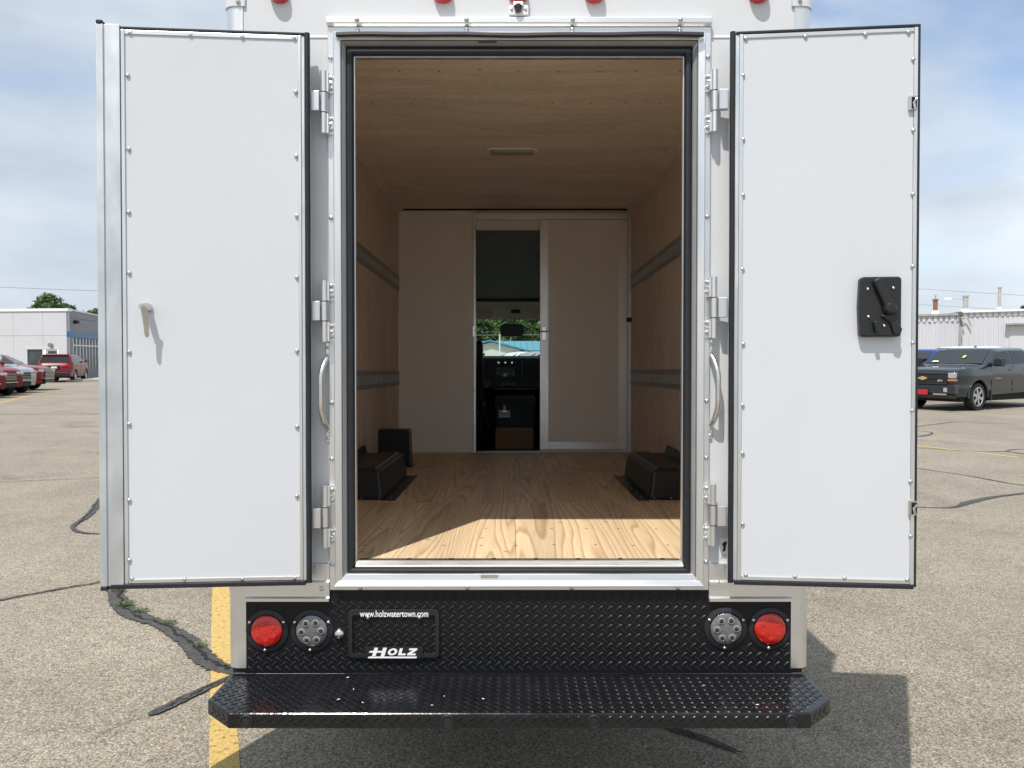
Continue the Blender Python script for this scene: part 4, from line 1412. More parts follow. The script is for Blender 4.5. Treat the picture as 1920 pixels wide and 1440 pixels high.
def tail_lamp(c, kind):
    cx_, cz_ = X(c[0]), Z(c[1])
    y = -.0032
    o = MB().lathe([(RF, 0), (RF - .002, -.005), (RF - .010, -.008), (.0585, -.010), (.0565, -.004), (.055, 0)], (cx_, y, cz_), 'y', 36, caps=False).build('tail_lamp', 'rubber', truck, smooth=True)
    if kind == 'red':
        MB().lathe([(.0545, -.001), (.0545, -.010), (.050, -.015), (.038, -.018), (.02, -.0195), (.001, -.020)], (cx_, y, cz_), 'y', 36).build('lens', 'red_lens', o, smooth=True)
        for k in range(6):
            a = radians(60 * k + 30)
            MB().lathe([(.0095, -.0145), (.0085, -.0195), (.006, -.0200)], (cx_ + .031 * cos(a), y, cz_ + .031 * sin(a)), 'y', 14).build('lens_bead', 'red_lens', o, smooth=True)
    else:
        MB().lathe([(.0545, -.001), (.0545, -.009), (.050, -.013), (.038, -.0145), (.001, -.015)], (cx_, y, cz_), 'y', 36).build('lens', 'clear_lens', o, smooth=True)
        for k in range(6):
            a = radians(60 * k + 3)
            b = MB().lathe([(.0125, -.012), (.0125, -.0175), (.010, -.018), (.009, -.0165)], (cx_ + .034 * cos(a), y, cz_ + .034 * sin(a)), 'y', 18).build('led_reflector', 'steel_bright', o, smooth=True)
            MB().lathe([(.0092, -.0155), (.006, -.0182), (.001, -.0192)], (cx_ + .034 * cos(a), y, cz_ + .034 * sin(a)), 'y', 14).build('led', 'led_dark', o, smooth=True)
    for a in (28, 152, 265):
        bolt(o, cx_ + .0665 * cos(radians(a)), y - .009, cz_ + .0665 * sin(radians(a)), .78)
for c, k in LAMPS: tail_lamp(c, k)
# chrome plate lamp
MB().lathe([(.0195, 0), (.0195, -.004), (.0188, -.008), (.0165, -.0125), (.0125, -.0165), (.007, -.019), (.0005, -.020)], (X(635.5), -.003, Z(1187)), 'y', 22).build('plate_lamp', 'steel_bright', truck, smooth=True)

# licence plate frame
x0, x1, z0, z1 = pf
plf = MB()
outer = round_rect(x0, x1, z0, z1, .014, 6)
inner = round_rect(x0 + .014, x1 - .014, z0 + .014, z1 - .020, .008, 6)
n = len(outer)
vs = [(p[0], -.013, p[1]) for p in outer] + [(p[0], -.013, p[1]) for p in inner] + [(p[0], -.0055, p[1]) for p in outer] + [(p[0], -.0055, p[1]) for p in inner]
fs = []
for i in range(n):
    j = (i + 1) % n
    fs += [(i, j, n + j, n + i), (2 * n + i, 3 * n + i, 3 * n + j, 2 * n + j), (i, 2 * n + i, 2 * n + j, j), (n + i, n + j, 3 * n + j, 3 * n + i)]
plf.add(vs, fs)
plo = plf.build('plate_frame', 'black_plastic', truck, bevel=.001)
for a in (690, 786.5): bolt(plo, X(a), -.0135, Z(1155), 1.0)
MB().prism(round_rect(X(683.5), X(793), Z(1231.5), Z(1209.5), .006), -.0155, -.0135).build('name_bar', 'black_plastic', plo, bevel=.0008)
for a in (689, 787.5): MB().lathe([(.0035, -.0158), (.003, -.0162)], (X(a), 0, Z(1220)), 'y', 10).build('bar_hole', 'dark_gap', plo)

def text_mesh(name, s, m, parent, x0, x1, z0, z1, y, bold=0.0, shear=0.0):
    cu = bpy.data.curves.new(name, 'FONT')
    cu.body = s
    cu.size = 1.0
    cu.offset = bold
    cu.shear = shear
    cu.extrude = 0.0
    t = bpy.data.objects.new(name, cu)
    COL.objects.link(t)
    dg = bpy.context.evaluated_depsgraph_get()
    me = bpy.data.meshes.new_from_object(t.evaluated_get(dg))
    bpy.data.objects.remove(t)
    xs = [v.co.x for v in me.vertices]; ys_ = [v.co.y for v in me.vertices]
    ax, bx, ay, by = min(xs), max(xs), min(ys_), max(ys_)
    for v in me.vertices:
        v.co = ((v.co.x - ax) / (bx - ax) * (x1 - x0) + x0, y, (v.co.y - ay) / (by - ay) * (z1 - z0) + z0)
    me.materials.clear()
    me.materials.append(MATS[m])
    me.name = name
    o = bpy.data.objects.new(name, me)
    COL.objects.link(o)
    o.parent = parent
    return o
text_mesh('frame_lettering', 'www.holzwatertown.com', 'print_white', plo, X(674.5), X(803), Z(1154.5), Z(1142.5), -.0138, bold=0.014)

# the dealer name: slanted capitals over an underline that runs on from the H
lg = MB()
zb3, zt3 = Z(1227), Z(1211.5)
H = zt3 - zb3
sh = .30
def glyph(poly, x, w_, h, zb=zb3):
    lg.prism([(x + u * w_ + v * h * sh, zb + v * h) for (u, v) in poly], -.0168, -.0157)
xh = X(697)
wH = X(724) - X(697)
glyph([(0.02, 0), (.27, 0), (.27, .42), (.62, .42), (.62, -.06), (.88, -.06), (.88, 1.0), (.62, 1.0), (.62, .62), (.27, .62), (.27, 1.0), (.02, 1.0), (.02, .62), (-.22, .62), (-.28, .42), (.02, .42)], xh, wH, H)
glyph([(0, -.22), (3.05, -.22), (3.05, -.02), (.98, -.02), (.98, -.02), (0.1, -.02)] if False else [(-.22, -.25), (3.15, -.25), (3.15, -.06), (.10, -.06), (.02, -.02), (-.22, -.10)], xh, wH, H)
# O as a ring in two halves
xo_ = X(725.5); wO = X(743) - X(725.5); hO = H * .82
def ell(a0_, a1_, rx, rz, n=12):
    return [(.5 + rx * cos(radians(a0_ + (a1_ - a0_) * i / n)), .5 + rz * sin(radians(a0_ + (a1_ - a0_) * i / n))) for i in range(n + 1)]
z_small = zb3 + H * .10
glyph(ell(90, 270, .5, .5) + ell(270, 90, .22, .28), xo_, wO, hO, z_small)
glyph(ell(-90, 90, .5, .5) + ell(90, -90, .22, .28), xo_, wO, hO, z_small)
glyph([(0, 0), (1, 0), (1, .26), (.40, .26), (.40, 1), (0, 1)], X(746), X(760) - X(746), hO, z_small)
glyph([(0, 0), (1, 0), (1, .25), (.48, .25), (1, .76), (1, 1), (.05, 1), (.05, .75), (.54, .75), (0, .24)], X(763), X(779) - X(763), hO, z_small)
lg.build('name_lettering', 'print_white', plo)

# ------------------------------------------------------------------ step bumper
bt = Z(1262)
def by(py):                                       # depth of a pixel row on the bumper's top
    r_ = TRI @ ray(962, py)
    return (CT + r_ * ((bt - CT.z) / r_.z)).y
yf, ym = by(1337.5), by(1312)
hw, hwf = 1.0, .898
bh = .049
top = [(XC - hw, -.001), (XC + hw, -.001), (XC + hw, ym), (XC + hwf, yf), (XC - hwf, yf), (XC - hw, ym)]
bumper = MB().prism(top, bt - bh, bt, 'z').build('step_bumper', 'black_tread', truck, bevel=.006, seg=3)
def in_top(u, v):
    if v > -.010 or v < yf + .016 or abs(u - XC) > hw - .016: return False
    lim = hw - (ym - v) / (ym - yf) * (hw - hwf) - .022 if v < ym else hw - .016
    return abs(u - XC) < lim
lozenges('tread_pattern', 'step_bar', in_top, XC - hw, XC + hw, yf, 0, lambda u, v, h: (u, v, bt + h), bumper)
SENS = (458, 838.5, 1115, 1488)
def in_front(u, v):
    if v < bt - bh + .012 or v > bt - .012 or abs(u - XC) > hwf - .015: return False
    return all(abs(u - X(a, yf)) > .034 for a in SENS)
lozenges('tread_pattern', 'step_bar', in_front, XC - hwf, XC + hwf, bt - bh - .002, bt, lambda u, v, h: (u, yf - h, v), bumper)
for s in (-1, 1):
    e0 = Vector((XC + s * hwf, yf, 0)); e1 = Vector((XC + s * hw, ym, 0))
    L_ = (e1 - e0).length
    d_ = (e1 - e0).normalized(); nrm = Vector((d_.y, -d_.x, 0)) if s > 0 else Vector((-d_.y, d_.x, 0))
    lozenges('tread_pattern', 'step_bar', lambda u, v: .012 < u < L_ - .012 and bt - bh + .012 < v < bt - .012, 0, L_, bt - bh - .002, bt,
             lambda u, v, h: tuple(e0 + d_ * u + nrm * h + Vector((0, 0, v))), bumper)
for a in SENS:
    c = (X(a, yf), yf, bt - bh * .5)
    so = MB().lathe([(.022, .002), (.022, -.003), (.0195, -.006), (.016, -.0055), (.0145, -.002)], c, 'y', 26, caps=False).build('parking_sensor', 'black_plastic', bumper, smooth=True)
    MB().lathe([(.0145, -.001), (.0135, -.004), (.002, -.0042)], c, 'y', 22).build('sensor_face', 'black_powder', so, smooth=True)

# seed husks lying on the step
rnd = random.Random(21)
HUSK = MB().lathe([(.0002, -.011), (.003, -.006), (.0042, 0), (.003, .006), (.0002, .011)], (0, 0, 0), 'x', 8).mesh('seed_husk', 'husk', True)
for i, (a, b) in enumerate([(652, 1270), (663, 1292), (635, 1311), (680, 1317), (833, 1305), (810, 1322), (1245, 1286), (1320, 1285), (1250, 1295), (1420, 1321), (906, 1310)]):
    r_ = TRI @ ray(a, b)
    q = CT + r_ * ((bt + .006 - CT.z) / r_.z)
    wq = TR @ q
    h_ = bpy.data.objects.new('seed_husk', HUSK)
    COL.objects.link(h_)
    h_.location = wq
    h_.rotation_euler = (0, 0, rnd.uniform(0, 3))
    sc_ = rnd.uniform(.3, .65)
    h_.scale = (sc_, sc_, sc_ * .6)
    tag(h_, 'tiny pale seed husk lying on the black step bumper', 'seed', 'seed husks on the step')

# ================================================================== PARKED VEHICLES
def vehicle(name, loc, heading, kind, paint, label, group=None, detail=1, emblem=False):
    """local +x is forward; heading is the world direction of travel"""
    root = empty(name, loc, (0, 0, atan2(heading[1], heading[0])))
    tag(root, label, 'pickup' if kind == 'pickup' else 'car', group)
    if kind == 'pickup':
        L, W, wr, fa, ra, zc, arch = 5.8, 2.03, .41, 1.80, -1.85, .41, .52
        pts = [(2.80, .42), (2.88, .62), (2.90, 1.05), (2.84, 1.17), (2.70, 1.22), (1.62, 1.31), (1.50, 1.34), (0.72, 1.80), (0.45, 1.83), (-1.05, 1.85), (-1.32, 1.80), (-1.46, 1.36), (-1.48, 1.34), (-2.84, 1.35), (-2.90, 1.30), (-2.90, .70), (-2.82, .52)]
        belt = 1.32
        sidewin = [[(1.28, 1.36), (.66, 1.73), (-.02, 1.77), (-.02, 1.36)], [(-.10, 1.36), (-.10, 1.77), (-.98, 1.77), (-1.16, 1.40)]]
        wsq = ((1.46, 1.365), (.76, 1.775))
        rwq = ((-1.36, 1.74), (-1.44, 1.46))
    else:
        L, W, wr, fa, ra, zc, arch = 4.9, 1.93, .37, 1.48, -1.42, .37, .46
        pts = [(2.32, .34), (2.42, .52), (2.45, .80), (2.36, 1.00), (2.15, 1.08), (1.30, 1.18), (1.18, 1.22), (.42, 1.64), (.1, 1.70), (-1.5, 1.72), (-1.95, 1.68), (-2.08, 1.60), (-2.30, 1.16), (-2.42, .98), (-2.45, .62), (-2.38, .36)]
        belt = 1.18
        sidewin = [[(.98, 1.24), (.40, 1.56), (-.16, 1.61), (-.16, 1.22)], [(-.24, 1.22), (-.24, 1.61), (-1.12, 1.61), (-1.16, 1.22)], [(-1.24, 1.24), (-1.22, 1.60), (-1.75, 1.56), (-1.98, 1.30)]]
        wsq = ((1.12, 1.255), (.46, 1.60))
        rwq = ((-2.10, 1.545), (-2.275, 1.22))
    def hw(x, z):
        k = W / 2
        e = max(0, (abs(x) - L * .36) / (L * .14))
        k *= 1 - .14 * min(1, e) ** 2
        if kind == 'pickup' and .55 < z < belt: k += .018 * math.exp(-((z - 1.02) / .10) ** 2) - .012 * math.exp(-((z - .80) / .09) ** 2)
        if z > belt: k *= 1 - .20 * (z - belt) / .55
        elif z < .55: k *= .97
        return k
    # body skin as cross-sections along the length
    top = [p for p in pts if p[1] >= pts[2][1] - .001 or p is pts[2]]
    nose_i = 2
    tail_i = max(i for i, p in enumerate(pts) if abs(p[0] - min(q[0] for q in pts)) < 1e-6 and p[1] > .6)
    up = pts[nose_i:tail_i + 1][::-1]                       # from the tail forwards
    lo = pts[tail_i:][0:] + [(-L * .43, pts[-1][1]), (L * .42, pts[0][1])] + pts[0:nose_i + 1]
    def interp(tab, x):
        if x <= tab[0][0]: return tab[0][1]
        for (x0_, z0_), (x1_, z1_) in zip(tab, tab[1:]):
            if x0_ <= x <= x1_:
                return z0_ if x1_ - x0_ < 1e-6 else z0_ + (z1_ - z0_) * (x - x0_) / (x1_ - x0_)
        return tab[-1][1]
    xs = set()
    for p in up + lo: xs.add(round(p[0], 3))
    for c in (fa, ra):
        for i in range(19):
            xs.add(round(c - arch * cos(pi * i / 18), 3))
    for i in range(33): xs.add(round(up[0][0] + (up[-1][0] - up[0][0]) * i / 32, 3))
    xs.add(round(up[0][0] + .012, 3)); xs.add(round(up[-1][0] - .012, 3))
    xs = sorted(xs)
    NR = 12
    def zlow(x):
        z = interp(lo, x)
        for c in (fa, ra):
            if abs(x - c) < arch: z = max(z, zc + sqrt(arch * arch - (x - c) ** 2))
        return z
    rings = []
    for x in xs:
        zt_, zl_ = interp(up, x), zlow(x)
        if zt_ - zl_ < .02: zl_ = zt_ - .02
        half = []
        for i in range(NR + 1):
            z = zl_ + (zt_ - zl_) * (i / NR) ** .8
            k = hw(x, z)
            e = max(0, (z - (zt_ - .10)) / .10)
            k -= .055 * e * e
            half.append((k, z))
        k, z = half[-1]
        crown = [(k * .75, z + .022), (k * .35, z + .034), (-k * .35, z + .034), (-k * .75, z + .022)]
        ring = [(x, a_, b_) for a_, b_ in half] + [(x, a_, b_) for a_, b_ in crown] + [(x, -a_, b_) for a_, b_ in half[::-1]]
        rings.append(ring)
    MB().loft(rings, True, True).build('body', paint, root, smooth=True)
    # windows
    for s in (-1, 1):
        for q in sidewin:
            vs = [(x, s * (hw(x, z) + .006), z) for x, z in q] + [(x, s * (hw(x, z) - .02), z) for x, z in q]
            k = len(q)
            MB().add(vs, [tuple(range(k)), tuple(range(2 * k - 1, k - 1, -1))] + [(i, (i + 1) % k, k + (i + 1) % k, k + i) for i in range(k)]).build('side_window', 'car_glass', root)
    for nm, (a, b) in (('windshield', wsq), ('rear_window', rwq)):
        sg = 1 if nm == 'windshield' else -1
        ox, oz = (.018 * sg, .022)
        ks = (-.90, -.6, 0, .6, .90)
        vs = [(a[0] + ox + sg * .02 * (1 - abs(k)), k * hw(a[0], a[1]), a[1] + oz) for k in ks] + [(b[0] + ox + sg * .02 * (1 - abs(k)), k * hw(b[0], b[1]), b[1] + oz) for k in ks]
        MB().add(vs, [(i, i + 1, 6 + i, 5 + i) for i in range(4)]).build(nm, 'car_glass', root, smooth=True)
    # wheels and arch lips
    for c in (fa, ra):
        for s in (-1, 1):
            wheel(root, c, s * (W / 2 - .15), zc, wr, .25, wr * .70, 'rim', 6 if kind == 'pickup' else 5, 'y', s)
            ring = []
            for i in range(15):
                a = radians(-4 + 188 * i / 14)
                ring.append((c + (arch + .005) * cos(a), s * (hw(c, zc) - .005), zc + (arch + .005) * sin(a)))
            MB().tube(ring, .035, 8).build('wheel_arch', 'black_plastic' if kind != 'pickup' else paint, root, smooth=True)
    MB().box(-L * .42, L * .42, -W * .40, W * .40, .26, .52).build('underbody', 'undercarriage', root)
    # front face
    fxn = pts[2][0]
    if kind == 'pickup':
        gr = MB().box(fxn - .10, fxn + .065, -.70, .70, .78, 1.12).build('grille', 'black_plastic', root, bevel=.02)
        for zz in (.80, .955, 1.10):
            MB().box(fxn + .02, fxn + .085, -.71, .71, zz - .016, zz + .016).build('grille_bar', paint if zz != .955 else 'black_powder', gr, bevel=.008)
        if emblem:
            b0 = fxn + .088
            MB().prism([(-.15, -.028), (-.11, .03), (-.055, .03), (-.045, .055), (.06, .055), (.05, .03), (.14, .03), (.11, -.028), (.055, -.028), (.045, -.055), (-.06, -.055), (-.05, -.028)], b0, b0 + .012, 'x').build('badge', 'gold', gr, loc=(0, 0, .955))
            text_mesh('trim_lettering', 'Z71', 'print_white', gr, 0, .15, 0, .05, 0, .02, .2)
            t = gr.children[-1]
            t.rotation_euler = (0, 0, pi / 2)
            t.location = (fxn + .0672, .42, .87)
        for s in (-1, 1):
            y0, y1 = sorted((s * .70, s * (hw(fxn, 1.0) + .02)))
            hl = MB().box(fxn - .22, fxn + .035, y0, y1, .96, 1.12).build('headlight', 'headlamp', root, bevel=.02)
            MB().box(fxn - .20, fxn + .04, y0, y1, .875, .935).build('turn_signal', 'amber', root, bevel=.01)
            MB().box(fxn - .05, fxn + .072, s * .66 - .07, s * .66 + .07, .55, .70).build('fog_lamp', 'headlamp', root, bevel=.02)
            y0, y1 = sorted((s * .30, s * .70))
            MB().box(fxn - .05, fxn + .085, y0, y1, .46, .52).build('bumper_trim', 'chrome', root, bevel=.02)
        MB().box(fxn - .2, fxn + .07, -.92, .92, .50, .77).build('bumper', paint, root, bevel=.04, seg=3)
        MB().box(fxn - .2, fxn + .05, -.86, .86, .36, .49).build('air_dam', 'black_plastic', root, bevel=.03)
        pl = MB().box(fxn + .09, fxn + .10, -.16, .16, .47, .62).build('front_plate', 'plate_red', root)
        for s in (-1, 1):
            mo = MB().prism(round_rect(-.13, .13, -.12, .13, .05), s * (W / 2 + .06), s * (W / 2 + .28), 'y').build('wing_mirror', 'black_plastic', root, bevel=.03, loc=(1.05, 0, 1.42))
            MB().box(1.03, 1.09, s * (W / 2 - .10), s * (W / 2 + .07), 1.34, 1.38).build('mirror_arm', 'black_plastic', root)
            for xx in (-.02, -.92):
                MB().box(xx, xx + .17, s * (hw(xx, 1.18) - .01), s * (hw(xx, 1.18) + .03), 1.17, 1.205).build('door_handle', paint, root, bevel=.01)
            for xx in (1.15, -.06, -1.22):
                MB().box(xx - .004, xx + .004, s * (hw(xx, .9) - .01), s * (hw(xx, .9) + .0015), .55, belt).build('door_gap', 'dark_gap', root)
            MB().box(.62, .98, s * (hw(.8, .95) - .01), s * (hw(.8, .95) + .006), .93, .955).build('side_badge', 'chrome', root)
            MB().box(fa - .66, fa - .60, s * (W / 2 - .18), s * (W / 2 + .02), .28, .60).build('mud_flap', 'black_plastic', root)
            y0, y1 = sorted((s * (W / 2 - .05), s * (W / 2 - .10)))
            MB().box(-2.92, -2.86, y0 - .08, y1 + .02, .85, 1.28).build('tail_light', 'tail_red', root, bevel=.01)
        if emblem:
            for (yy, w_, m_) in ((.10, .10, 'sticker_green'),):
                t = .55
                MB().add([(1.22, yy + .07, 1.53), (1.22, yy - .01, 1.53), (1.10, yy - .01, 1.602), (1.10, yy + .07, 1.602)], [(0, 1, 2, 3)]).build('price_sticker', m_, root, loc=(.03, .1, .03))
            MB().add([(1.44, -.62, 1.40), (1.44, -.40, 1.40), (1.38, -.44, 1.435), (1.38, -.60, 1.435)], [(0, 1, 2, 3)]).build('window_paper', 'paper', root, loc=(.03, 0, .032))
            MB().prism([(-.12, 0), (.06, 0), (-.10, .07)], -.01, .01, 'y').build('roof_antenna', paint, root, loc=(.2, 0, 1.875))
    else:
        gr = MB().box(fxn - .12, fxn + .04, -.56, .56, .62, .92).build('grille', 'black_plastic', root, bevel=.02)
        for zz in (.66, .73, .80, .88):
            MB().box(fxn + .01, fxn + .05, -.54, .54, zz - .012, zz + .012).build('grille_bar', 'chrome', gr, bevel=.005)
        MB().box(fxn - .06, fxn + .05, -.55, .55, .36, .52).build('air_dam', 'black_plastic', root, bevel=.02)
        MB().box(fxn - .04, fxn + .062, -.60, .60, .53, .57).build('bumper_trim', 'chrome', root, bevel=.01)
        for s in (-1, 1):
            y0, y1 = sorted((s * .60, s * (hw(fxn - .1, .9) + .012)))
            MB().box(fxn - .30, fxn + .01, y0, y1, .86, .97).build('headlight', 'headlamp', root, bevel=.03)
            mo = MB().prism(round_rect(-.10, .10, -.07, .09, .04), s * (W / 2 + .03), s * (W / 2 + .22), 'y').build('wing_mirror', paint, root, bevel=.03, loc=(.80, 0, 1.28))
            y0, y1 = sorted((s * .42, s * (hw(-2.40, .98) + .012)))
            MB().box(-2.46, -2.26, y0, y1, .92, 1.04).build('tail_light', 'tail_red', root, bevel=.03)
            for xx in (-.08, -1.02):
                MB().box(xx, xx + .16, s * (hw(xx, 1.05) - .01), s * (hw(xx, 1.05) + .025), 1.03, 1.06).build('door_handle', paint, root, bevel=.01)
            for xx in (1.0, -.20, -1.17):
                MB().box(xx - .004, xx + .004, s * (hw(xx, .9) - .01), s * (hw(xx, .9) + .0015), .50, belt).build('door_gap', 'dark_gap', root)
            y0, y1 = sorted((s * (W / 2 - .35), s * (W / 2 - .30)))
            MB().tube([(.1, s * .60, 1.725), (0, s * .60, 1.77), (-1.4, s * .60, 1.78), (-1.6, s * .60, 1.73)], .015, 6).build('roof_rail', 'black_plastic', root)
            y0, y1 = sorted((s * (hw(0, .4) - .02), s * (hw(0, .4) + .012)))
            MB().box(ra + arch - .02, fa - arch + .02, y0, y1, .33, .48).build('sill_cladding', 'black_plastic', root, bevel=.02)
        MB().box(-2.50, -2.30, -.80, .80, .38, .62).build('rear_bumper', 'black_plastic', root, bevel=.04, seg=3)
        MB().box(-2.49, -2.44, -.16, .16, .86, .98).build('rear_plate', 'paper', root)
        MB().box(-2.475, -2.44, -.30, .30, .83, 1.01).build('plate_recess', 'black_plastic', root)
        MB().box(-2.48, -2.46, -.10, .10, 1.05, 1.10).build('badge', 'gold', root, bevel=.01) if False else None
        MB().box(-2.16, -1.90, -.72, .72, 1.655, 1.70).build('rear_spoiler', paint, root, bevel=.015)
    return root

def nose_at(pt, heading, kind):
    h = Vector((heading[0], heading[1], 0)).normalized()
    L = 2.9 if kind == 'pickup' else 2.45
    return pt - h * L

# dark pickup at the right: front wheel contact measured on the ground
hd_ = Vector((-.855, -.52, 0)).normalized()
lat = Vector((-hd_.y, hd_.x, 0))
fw = G(1826, 769.5)
cpos = fw - hd_ * 1.80 - lat * (1.015 - .15)
vehicle('parked_pickup', cpos, hd_, 'pickup', 'paint_graphite', 'dark graphite pickup truck parked nose-in at the right edge', 'pickups parked at the right', emblem=True)
bp = WD(1741, 690, 29.5) + hd_ * .3
bp.z = 0
vehicle('parked_pickup', bp, hd_, 'pickup', 'paint_blue', 'bright blue pickup truck parked behind the dark graphite pickup', 'pickups parked at the right')
wp = WD(1812, 690, 33.5)
wv_ = vehicle('parked_pickup', Vector((wp.x, wp.y, 0)), hd_, 'pickup', 'paint_white_car', 'white pickup whose roof shows just above the dark pickup windshield', 'pickups parked at the right')
wv_.scale = (1.08, 1.05, 1.09)

# row at the left, noses to the right
ROW = [(91, 36.6, (.96, .22), 'paint_red', 'red car farthest back in the left row, nose beside the rear-facing red car'),
       (68, 33.6, (.93, -.37), 'paint_silver', 'silver car with chrome grille between two red cars at the left'),
       (42, 31.4, (.93, -.37), 'paint_red', 'red car with chrome grille bars in front of the silver car'),
       (11, 29.4, (.93, -.37), 'paint_red', 'red car cut by the left edge, nearest of the left row')]
for (a, d, hh, pnt, lab) in ROW:
    hx = Vector((hh[0], hh[1], 0)).normalized()
    q = WD(a, 700, d)
    q.z = 0
    if hh[1] < 0: q = q - Vector((-hx.y, hx.x, 0)) * .82
    vehicle('parked_car', nose_at(q, hx, 'suv'), hx, 'suv', pnt, lab, 'cars in the left row')
q = G(104, 717)
hv = Vector((-.30, .95, 0)).normalized()
vehicle('parked_car', q + hv * 2.2, hv, 'suv', 'paint_red', 'red sport utility car seen from behind beside the dealership corner', 'cars parked at the left')
# two pale cars seen through the windshield
q = WD(974, 690, 42); q.z = 0
vehicle('parked_car', Vector((q.x, q.y, .12)), Vector((-.9, -.45, 0)).normalized(), 'suv', 'paint_white_car', 'white car seen through the windshield left of the silver one', 'cars beyond the windshield')
q = WD(1006, 690, 40); q.z = 0
vehicle('parked_car', Vector((q.x, q.y, .12)), Vector((-.85, -.5, 0)).normalized(), 'suv', 'paint_silver', 'silver car seen through the windshield beside the sliding door', 'cars beyond the windshield')

# ================================================================== BUILDINGS
def quad_prism(mb, p0, p1, z0, z1, th):
    """wall slab from p0 to p1 (xy), thickness th away from the viewer"""
    d = Vector((p1[0] - p0[0], p1[1] - p0[1], 0)).normalized()
    n = Vector((-d.y, d.x, 0))
    a = Vector((p0[0], p0[1], 0)); b = Vector((p1[0], p1[1], 0))
    c = b + n * th; e = a + n * th
    vs = [(v.x, v.y, z) for z in (z0, z1) for v in (a, b, c, e)]
    return mb.add(vs, [(0, 3, 2, 1), (4, 5, 6, 7), (0, 1, 5, 4), (1, 2, 6, 5), (2, 3, 7, 6), (3, 0, 4, 7)])

class Face:
    """a wall plane: u metres along from p0 to p1, height z, o metres proud"""
    def __init__(s, p0, p1):
        s.p0 = Vector((p0[0], p0[1], 0)); p1 = Vector((p1[0], p1[1], 0))
        s.L = (p1 - s.p0).length
        s.d = (p1 - s.p0).normalized()
        s.n = Vector((s.d.y, -s.d.x, 0))          # towards the viewer when p0 is left of p1
    def slab(s, name, m, parent, u0, u1, z0, z1, o0, o1, bevel=0):
        vs = []
        for z in (z0, z1):
            for (u, o) in ((u0, o1), (u1, o1), (u1, o0), (u0, o0)):
                q = s.p0 + s.d * u + s.n * o
                vs.append((q.x, q.y, z))
        return MB().add(vs, [(0, 3, 2, 1), (4, 5, 6, 7), (0, 1, 5, 4), (1, 2, 6, 5), (2, 3, 7, 6), (3, 0, 4, 7)]).build(name, m, parent, bevel=bevel)
    def hit(s, px, py):
        r_ = ray(px, py)
        # (CAM + r t - p0) . n = 0
        t = (s.p0 - CAM).dot(s.n) / r_.dot(s.n)
        q = CAM + r_ * t
        return (q - s.p0).dot(s.d), q.z

# ---- dealership at the left
BD = 55.0
cor = WD(130, 700, BD); far = WD(187, 700, 63.5)
lef = WD(-180, 700, BD + 1.5)
dirs = (Vector((far.x, far.y, 0)) - Vector((cor.x, cor.y, 0))).normalized()
end = Vector((cor.x, cor.y, 0)) + dirs * 24
root = empty('dealership', (cor.x, cor.y, 0))
tag(root, 'low white dealership building with grey glazed side behind the red cars', 'building')
root.location = (0, 0, 0)
F1 = Face((lef.x, lef.y), (cor.x, cor.y))
F2 = Face((cor.x, cor.y), (end.x, end.y))
ht = F1.hit(130, 578)[1]
# core volume
back = [Vector((lef.x, lef.y, 0)), Vector((cor.x, cor.y, 0)), end, end + Vector((-30, -4, 0))]
ins = []
core = MB().prism([(v.x, v.y) for v in [back[0] - F1.n * .12, back[1] - F1.n * .12 - F2.n * .12, back[2] - F2.n * .12, back[3]]], 0, ht - .25, 'z').build('wall', 'wall_white', root)
us = [0, F1.hit(-80, 600)[0], F1.hit(24.5, 600)[0], F1.hit(80, 600)[0], F1.L]
zj = F1.hit(60, 629.5)[1]
zrow = [(0.0, zj - .009), (zj + .009, ht - .22)]
w0, w1 = F1.hit(48, 660)[0], F1.hit(112, 660)[0]
wz = F1.hit(60, 652)[1]
for i in range(4):
    for (za, zb4) in zrow:
        a, b = us[i] + .008, us[i + 1] - .008
        if za == 0.0 and a < w1 and b > w0:
            F1.slab('wall_panel', 'wall_white', root, a, b, wz, zb4, -.12, 0)
            if a < w0: F1.slab('wall_panel', 'wall_white', root, a, w0, 0, wz - .001, -.12, 0)
            if b > w1: F1.slab('wall_panel', 'wall_white', root, w1, b, 0, wz - .001, -.12, 0)
        else:
            F1.slab('wall_panel', 'wall_white', root, a, b, za, zb4, -.12, 0)
F1.slab('parapet_cap', 'white_trim', root, 0, F1.L + .03, ht - .20, ht, -.4, .06)
g0, g1 = F1.hit(51.5, 660)[0], F1.hit(80, 660)[0]
gz = F1.hit(60, 655)[1]
F1.slab('shop_window', 'storefront_glass', root, g0, g1, .3, gz, -.10, -.06)
F1.slab('window_frame', 'frame_grey', root, w0, w1, gz, wz - .002, -.10, .03)
F1.slab('window_frame', 'frame_grey', root, w0, g0 - .001, 0, gz - .001, -.10, .03)
F1.slab('window_frame', 'white_trim', root, g1 + .001, F1.hit(87, 660)[0], 0, gz - .001, -.10, .02)
d0, d1 = F1.hit(87, 660)[0] + .002, F1.hit(107.5, 660)[0]
dr_ = F1.slab('entrance_door', 'white_trim', root, d0, d1 + .0, 0, gz - .001, -.10, -.03)
F1.slab('door_glass', 'storefront_glass', dr_, d0 + .08, d1 - .06, .9, gz - .12, -.028, -.02)
F1.slab('window_frame', 'white_trim', root, d1 + .002, w1, 0, gz - .001, -.10, .03)
u, z = F1.hit(96.5, 647)
mbv = MB()
qv = F1.p0 + F1.d * u + F1.n * .1
mbv.lathe([(.15, -.1), (.14, .1), (.06, .14)], (qv.x, qv.y, z), 'y', 16).build('wall_vent', 'wall_grey', root)
